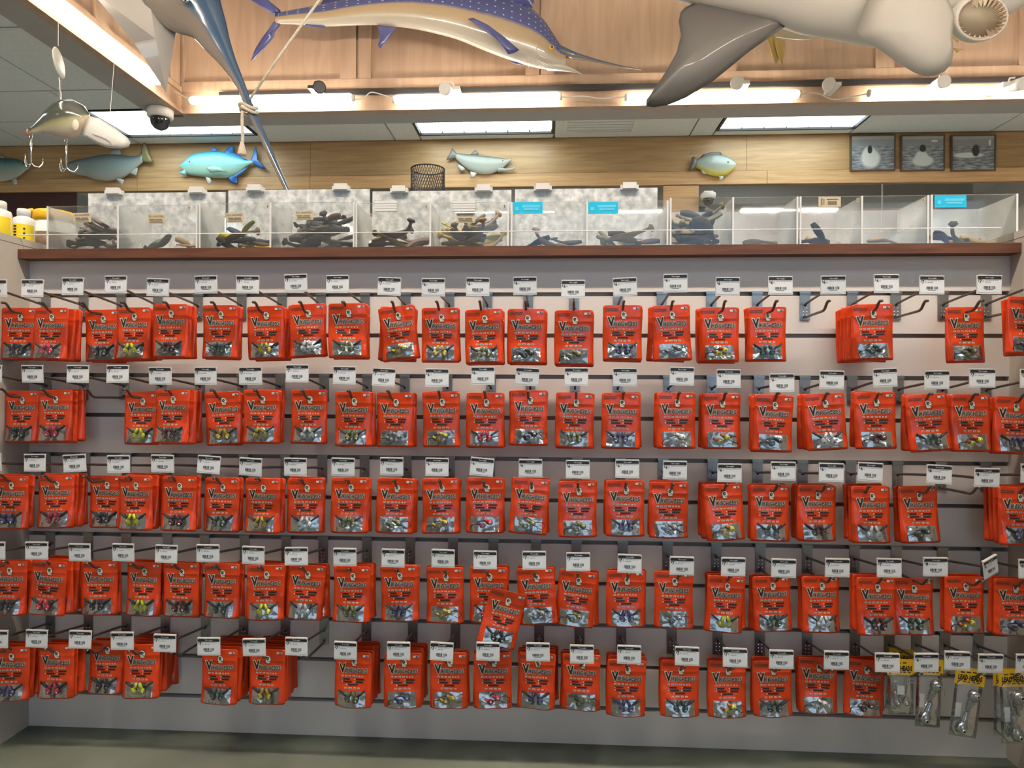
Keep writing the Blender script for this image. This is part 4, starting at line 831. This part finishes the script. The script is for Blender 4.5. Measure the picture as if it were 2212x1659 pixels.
for row, (k, sz) in enumerate(((.93, 1.0), (.86, .75))):
    for j in range(-2, 12):
        a = R(-28+j*13.5+row*6); c = mo(a, k, -.012+row*.012); d = mo(a, .4, 0)-c; o = put('tooth', tm, t, c, None)
        o.rotation_euler = Vector(d).to_track_quat('-Z', 'Y').to_euler(); o.scale = (sz, sz, sz*random.uniform(.8, 1.15))
for j in range(9):
    a = R(-160+j*15); c = mo(a, .95, -.014); o = put('tooth', tm, t, c, None); o.rotation_euler = Vector(mo(a, .4, 0)-c).to_track_quat('-Z', 'Y').to_euler(); o.scale = (.55, .55, .4)
# yellow-finned fish behind the shark
Y = 2.55; t = thing('mounted_yellowtail', 'pale fish with yellow tail hanging behind the shark', 'fish', P(1740, 65, Y=Y))
YT_ = fishmat('yellowtail_skin', [(0, (.55, .50, .38)), (.6, (.50, .42, .24)), (1, (.30, .27, .2))], .25, .4); YF_ = fishmat('yellow_fin', [(0, (.58, .42, .13)), (1, (.55, .38, .10))], .4, .2)
loft(MB(), resample([(1660, 62, 78), (1690, 50, 82), (1730, 40, 86), (1770, 36, 82), (1830, 30, 72), (1900, 26, 60), (1960, 20, 50), (2040, 20, 46), (2110, 30, 60)]), Y, .5, t.location).build('body', YT_, t, True)
fin(t, 'tail_fin', [(1656, 80), (1672, 76), (1678, 98), (1684, 130), (1676, 138), (1666, 118)], Y-.03, .02, YF_, .2); fin(t, 'tail_fin', [(1672, 78), (1696, 90), (1695, 118), (1690, 141), (1680, 120), (1674, 98)], Y-.05, .02, YF_, .2)
fin(t, 'side_fin', [(2054, 78), (2082, 80), (2068, 92)], Y-.08, .015, YF_); fin(t, 'side_fin', [(2058, 104), (2082, 106), (2066, 114)], Y-.08, .015, YF_)

def wallfish(name, label, st, Y, mt, fins, ey=None, ratio=.34, er=.012, jaw=None):
    Y = 4.506-max((c-b_)/2 for a, b_, c in st)*(4.45-CAM.y)/F*ratio
    t = thing(name, label, 'fish', P(st[len(st)//2][0], (st[len(st)//2][1]+st[len(st)//2][2])/2, Y=Y), group='fish mounted on the oak band')
    loft(MB(), resample(st), Y, ratio, t.location).build('body', mt, t, True)
    for n, pts, fm, dy in fins: fin(t, n, pts, Y+dy, .02, fm, .25)
    if ey: eye(t, ey[:2], Y+ey[2], er)
    if jaw: MB().tube([P(x, y, Y=Y)-t.location for x, y, _ in jaw], [q*(Y-CAM.y)/F for _, _, q in jaw], 10, 0, True, True, .7).build('lower_jaw', mt, t, True)
    return t
YW = 4.42
TRV = fishmat('trevally_skin', [(0, (.32, .50, .40)), (.38, (.36, .60, .48)), (.55, (.16, .62, .68)), (.75, (.25, .75, .82)), (1, (.03, .42, .62))], .3, .4, noise=.12, nscale=30)
TPF = fishmat('trevally_pectoral', [(0, (.30, .46, .38)), (1, (.36, .52, .44))], .4, .2); TVF = fishmat('trevally_fin', [(0, (.03, .15, .50)), (1, (.06, .28, .70))], .35, .3); PLF = fishmat('pale_pelvic_fin', [(0, (.55, .55, .45)), (1, (.45, .48, .42))], .5, .1)
wallfish('mounted_trevally', 'bright turquoise mounted trevally with blue fins', [(389, 357, 361), (394, 352, 367), (402, 344, 374), (412, 336, 378), (425, 331, 380), (445, 328, 383), (465, 327, 385), (485, 329, 385), (505, 335, 381), (520, 341, 372), (532, 346, 360), (543, 346, 354), (552, 344, 351)], YW, TRV,
 [('tail_fin', [(541, 346), (546, 335), (548, 325), (553, 316), (556, 330), (556, 343), (563, 352), (570, 360), (576, 365), (566, 365), (556, 360), (546, 353)], TVF, 0), ('dorsal_fin', [(453, 329), (459, 320), (463, 317), (467, 321), (471, 328)], TVF, 0), ('second_dorsal_fin', [(482, 331), (490, 322), (498, 315), (505, 314), (502, 322), (502, 329), (515, 337), (536, 347), (520, 344), (500, 337)], TVF, 0),
  ('anal_fin', [(490, 383), (505, 380), (525, 366), (539, 358), (528, 371), (512, 381), (508, 389), (514, 396), (508, 398), (498, 394)], TVF, 0), ('pelvic_fin', [(444, 382), (453, 384), (457, 390), (454, 400), (449, 397)], PLF, -.05), ('pectoral_fin', [(443, 362), (458, 358), (474, 361), (493, 373), (475, 371), (455, 373)], TPF, -.085)], (409.5, 349, -.055), .34, .010, [(402, 372, 8), (394, 374, 4), (388, 372, 1.5)])
SAL = fishmat('salmon_skin', [(0, (.42, .42, .36)), (.35, (.34, .40, .37)), (.65, (.26, .33, .33)), (.9, (.12, .16, .17)), (1, (.08, .10, .11))], .3, .35, noise=.1, nscale=25); OLF = fishmat('olive_fin', [(0, (.28, .25, .10)), (1, (.30, .29, .14))], .4, .2)
wallfish('mounted_salmon', 'long grey salmon mounted behind the giant lure', [(140, 358, 365), (150, 350, 372), (165, 345, 377), (185, 341, 381), (205, 337, 388), (225, 334, 391), (245, 333, 390), (265, 335, 384), (280, 337, 375), (295, 337, 362), (308, 332, 351)], YW, SAL,
 [('tail_fin', [(303, 338), (306, 320), (312, 304), (318, 318), (322, 332), (331, 350), (322, 353), (310, 350)], OLF, 0), ('dorsal_fin', [(232, 336), (245, 322), (258, 320), (262, 332), (255, 337)], SAL, 0), ('anal_fin', [(278, 374), (290, 364), (298, 362), (295, 380), (286, 377)], PLF, 0), ('pelvic_fin', [(249, 384), (262, 386), (268, 389), (264, 400), (256, 394)], PLF, -.03)], (167, 358, -.075), .34, .011)
BAS = fishmat('bass_skin', [(0, (.50, .52, .42)), (.4, (.38, .46, .40)), (.62, (.20, .38, .40)), (.85, (.05, .13, .15)), (1, (.06, .09, .09))], .3, .3, noise=.5, nscale=40)
wallfish('mounted_bass', 'greenish bass cut off by the left edge', [(-60, 350, 380), (-40, 342, 388), (-15, 340, 392), (8, 341, 392), (25, 342, 388), (42, 345, 380), (54, 352, 370), (63, 358, 364)], YW, BAS, [('pelvic_fin', [(28, 384), (36, 386), (37, 398), (31, 400), (26, 394)], PLF, -.03), ('dorsal_fin', [(-30, 342), (-10, 334), (8, 338), (10, 343)], BAS, 0)], (46, 352, -.05), .34, .010)
TRT = fishmat('trout_skin', [(0, (.50, .50, .44)), (.4, (.42, .42, .34)), (.7, (.30, .32, .26)), (1, (.14, .15, .12))], .28, .4, noise=.2, nscale=40); GRF = fishmat('grey_fin', [(0, (.20, .19, .16)), (1, (.17, .16, .14))], .4, .2)
wallfish('mounted_trout', 'silvery trout with open hooked mouth above the basket', [(984, 331, 342), (995, 332, 353), (1008, 333, 364), (1025, 334, 373), (1045, 336, 377), (1062, 338, 375), (1076, 340, 369), (1088, 342, 362), (1098, 343, 352), (1106, 341, 346)], YW, TRT,
 [('tail_fin', [(990, 338), (978, 344), (964, 345), (970, 335), (977, 319), (984, 328)], GRF, 0), ('dorsal_fin', [(1014, 335), (1026, 324), (1034, 330), (1032, 336)], GRF, 0), ('anal_fin', [(989, 354), (1000, 360), (1006, 366), (996, 371), (990, 364)], PLF, 0), ('pelvic_fin', [(1016, 370), (1030, 374), (1024, 384), (1016, 384)], PLF, -.03)], (1086, 347, -.045), .34, .008, [(1076, 366, 6), (1092, 367, 3.5), (1108, 365, 2.6), (1113, 360, 2)])
SUN = fishmat('sunfish_skin', [(0, (.60, .48, .05)), (.18, (.58, .50, .14)), (.34, (.44, .48, .38)), (.7, (.38, .44, .38)), (1, (.22, .27, .24))], .28, .4, noise=.12, nscale=30)
wallfish('mounted_sunfish', 'small round sunfish with yellow belly on the oak band', [(1504, 346, 362), (1514, 341, 368), (1526, 336, 376), (1542, 333, 381), (1558, 334, 382), (1572, 338, 377), (1583, 345, 367), (1590, 352, 359)], YW, SUN,
 [('tail_fin', [(1508, 352), (1502, 362), (1494, 368), (1488, 368), (1493, 355), (1494, 341), (1500, 338), (1506, 346)], GRF, 0), ('dorsal_fin', [(1510, 344), (1518, 334), (1535, 329), (1556, 328), (1560, 334), (1535, 336)], GRF, 0), ('anal_fin', [(1512, 364), (1526, 370), (1530, 376), (1518, 376)], PLF, 0), ('pelvic_fin', [(1553, 380), (1563, 381), (1560, 389), (1554, 390)], PLF, -.03)], (1573, 350, -.06), .34, .009)

# giant hanging lure
Y = 1.15; t = thing('giant_lure', 'giant hanging fishing lure with dark back and white bill', 'lure', P(135, 260, Y=Y)); L = t.location; sc = (Y-CAM.y)/F
LUR = fishmat('lure_skin', [(0, (.55, .40, .28)), (.14, (.58, .52, .40)), (.27, (.42, .40, .20)), (.40, (.10, .11, .085)), (1, (.03, .035, .035))], .16, .8, noise=.08)
MB().tube([P(x, y, Y=Y)-L for x, y in ((62, 286), (75, 279), (92, 272), (112, 265), (132, 260), (152, 256), (170, 252), (184, 249), (191, 248))], [k*sc for k in (7, 9.5, 17, 30, 39, 42, 36, 22, 4)], 20, 0, True, True, .8).build('body', LUR, t, True)
MB().lathe([(.014, -.004), (.015, .004), (.001, .005)], 12, 0, P(63, 286, Y=Y)-L, rotm('Y', -75)).build('tail_cap', mat('tail_copper', (.45, .2, .1), .4), t, True)
fin(t, 'diving_bill', [(172, 292), (182, 268), (192, 250), (215, 256), (250, 278), (275, 297), (282, 308), (278, 317), (262, 321), (235, 320), (212, 312), (192, 300)], Y-.02, .03, 'white', .3)
b = MB().tube(smooth_path([P(x, y, Y=Y-.04)-L for x, y in ((186, 294), (205, 304), (230, 315), (242, 314), (228, 300), (200, 290))], 4), .0018, 5); b.build('bill_groove', 'steel', t, True)
MB().ball(P(163, 270, Y=Y-.060)-L, .016, .006, .024, 0, 12, 6).build('gill_plate', 'cream', t, True)
MB().tube([P(x, y, Y=Y)-L for x, y in ((131, 222), (131, 212), (130, 200), (129, 188), (129, 168))], [.006, .003, .005, .003, .005], 6).build('swivel', 'chrome', t, True)
MB().lathe([(.001, -.004), (.062, -.003), (.064, 0), (.062, .003), (.001, .004)], 24, 0, P(127, 136, Y=Y)-L, rotm('Z', 108) @ rotm('X', 84)).build('swivel_disc', mat('grey_disc', (.55, .55, .50), .4), t, True)
def treble(px, y0, y1):
    b = MB(); p0, p1 = P(px, y0, Y=Y)-L, P(px, y1, Y=Y)-L; b.tube([p0, (p0+p1)/2, p1], .004, 6)
    b.tube([p0+Vector((math.cos(a)*.008, 0, math.sin(a)*.010)) for a in [k/8*math.tau for k in range(9)]], .0016, 5)
    for ang in (35, 160, 280):
        d = Vector((math.cos(R(ang)), math.sin(R(ang)), 0)); b.tube([p1, p1+d*.012+Vector((0, 0, -.012)), p1+d*.030+Vector((0, 0, -.014)), p1+d*.042+Vector((0, 0, .004)), p1+d*.043+Vector((0, 0, .026))], [.003, .003, .003, .0025, .0008], 5)
    b.build('treble_hook', 'chrome', t, True)
treble(67, 294, 352); treble(143, 302, 362)
tag(MB().tube([P(247, 130, Y=1.6), P(236, 268, Y=1.6)], .0015, 4).build('hanging_thread', 'cord'), 'thin pale thread hanging beside the giant lure', 'thread')
z0 = P(129, 104, Y=Y).z
tag(MB().tube([(L.x-.02, Y, z0+.01), (L.x-.02, Y, ZC+.02)], .0012, 4).build('hanging_line', 'cord'), 'clear line holding up the giant lure', 'line')
# dome cameras
def dome_cam(c, label, s=1.0):
    t = thing('dome_camera', label, 'camera', c)
    MB().lathe([(.085*s, 0), (.088*s, -.004*s), (.085*s, -.055*s), (.076*s, -.064*s), (.001, -.064*s)], 28).build('mount', 'white', t, True)
    MB().lathe([(.066*s, -.062*s), (.066*s, -.085*s), (.060*s, -.110*s), (.044*s, -.132*s), (.022*s, -.145*s), (.001, -.149*s)], 28).build('dome', 'dome', t, True)
c = P(360, 240, Z=ZR); dome_cam((CX0-.10, 3.0, ZR), 'white dome security camera under the corner of the rim')
dome_cam((P(1530, 418, Y=4.38).x, 4.38, P(1530, 418, Y=4.38).z), 'small white dome camera standing in for a mirror reflection near the sunfish', .75)  # solid camera modelled in place of a camera's reflection in the mirror
MB().box((0, .055, .01), (.08, .15, .02)).build('bracket', 'white', bpy.data.objects['dome_camera.001'])

# framed whale photos on the far wall
def seamat(name, blob, tail):
    m = bpy.data.materials.new(name); m.use_nodes = True; nt = m.node_tree; bs = nt.nodes['Principled BSDF']; tc = nt.nodes.new('ShaderNodeTexCoord')
    mp = nt.nodes.new('ShaderNodeMapping'); mp.inputs['Scale'].default_value = (9, 1, 45); nt.links.new(tc.outputs['Object'], mp.inputs[0])
    nz = nt.nodes.new('ShaderNodeTexNoise'); nz.inputs['Scale'].default_value = 1.6; nz.inputs['Detail'].default_value = 4; nt.links.new(mp.outputs[0], nz.inputs['Vector'])
    wv = nt.nodes.new('ShaderNodeValToRGB'); wv.color_ramp.elements[0].position = .35; wv.color_ramp.elements[1].position = .68; wv.color_ramp.elements[0].color = (.16, .165, .17, 1); wv.color_ramp.elements[1].color = (.50, .52, .54, 1)
    nt.links.new(nz.outputs['Fac'], wv.inputs[0]); sp = nt.nodes.new('ShaderNodeSeparateXYZ'); nt.links.new(tc.outputs['Object'], sp.inputs[0])
    def mixin(col, fac, c):
        mx = nt.nodes.new('ShaderNodeMix'); mx.data_type = 'RGBA'; mx.inputs['B'].default_value = (*c, 1); nt.links.new(col, mx.inputs['A']); nt.links.new(fac, mx.inputs['Factor']); return mx.outputs['Result']
    def ramp(sock, a, b_):
        r_ = nt.nodes.new('ShaderNodeMapRange'); r_.inputs['From Min'].default_value = a; r_.inputs['From Max'].default_value = b_; nt.links.new(sock, r_.inputs['Value']); return r_.outputs[0]
    def ell(cx, cz, rx, rz):
        mm = nt.nodes.new('ShaderNodeMapping'); mm.inputs['Location'].default_value = (-cx/rx, 0, -cz/rz); mm.inputs['Scale'].default_value = (1/rx, 0, 1/rz); nt.links.new(tc.outputs['Object'], mm.inputs[0])
        ln = nt.nodes.new('ShaderNodeVectorMath'); ln.operation = 'LENGTH'; nt.links.new(mm.outputs[0], ln.inputs[0])
        ad = nt.nodes.new('ShaderNodeMath'); ad.operation = 'MULTIPLY_ADD'; ad.inputs[1].default_value = .5; nt.links.new(nz.outputs['Fac'], ad.inputs[0]); nt.links.new(ln.outputs['Value'], ad.inputs[2]); return ramp(ad.outputs[0], 1.35, 1.05)
    col = mixin(wv.outputs[0], ramp(sp.outputs[2], .055, .07), (.34, .35, .35)); col = mixin(col, ramp(sp.outputs[2], .118, .125), (.48, .48, .46))
    for e in blob: col = mixin(col, ell(*e), (.85, .85, .80))
    for e in tail: col = mixin(col, ell(*e), (.06, .06, .065))
    nt.links.new(col, bs.inputs['Base Color']); bs.inputs['Roughness'].default_value = .18; return m
ph = [((1838, 1935), [(-.02, -.05, .085, .085), (-.03, -.01, .06, .07)], [(-.025, .03, .022, .040)], 'black-and-white whale photo, leftmost of the three framed photos'), ((1947, 2042), [(0, -.07, .095, .05), (-.01, -.03, .055, .05), (.10, .105, .03, .010)], [(.0, .04, .03, .035)], 'black-and-white whale photo, middle of the three framed photos'),
      ((2056, 2152), [(-.04, -.02, .13, .025), (.14, .09, .012, .03)], [(.02, .02, .035, .055)], 'black-and-white whale photo, rightmost of the three framed photos')]
for i, ((a, c), bl, tl_, lab) in enumerate(ph):
    A, C2 = P(a, 291, Y=4.48), P(c, 368, Y=4.48); cx, cz = (A.x+C2.x)/2, (A.z+C2.z)/2; W2, H2 = (C2.x-A.x)/2, (A.z-C2.z)/2
    t = thing('framed_photo', lab, 'framed photo', (cx, 4.495, cz), group='framed whale photos'); b = MB(); fw_ = .012
    for s in (-1, 1): b.box((s*(W2-fw_/2), 0, 0), (fw_, .024, 2*H2)); b.box((0, 0, s*(H2-fw_/2)), (2*W2-2*fw_, .024, fw_))
    b.build('frame', 'brown', t); MB().box((0, -.002, 0), (2*W2-2*fw_, .010, 2*H2-2*fw_)).build('print', seamat('whale_print_%d' % i, bl, tl_), t)
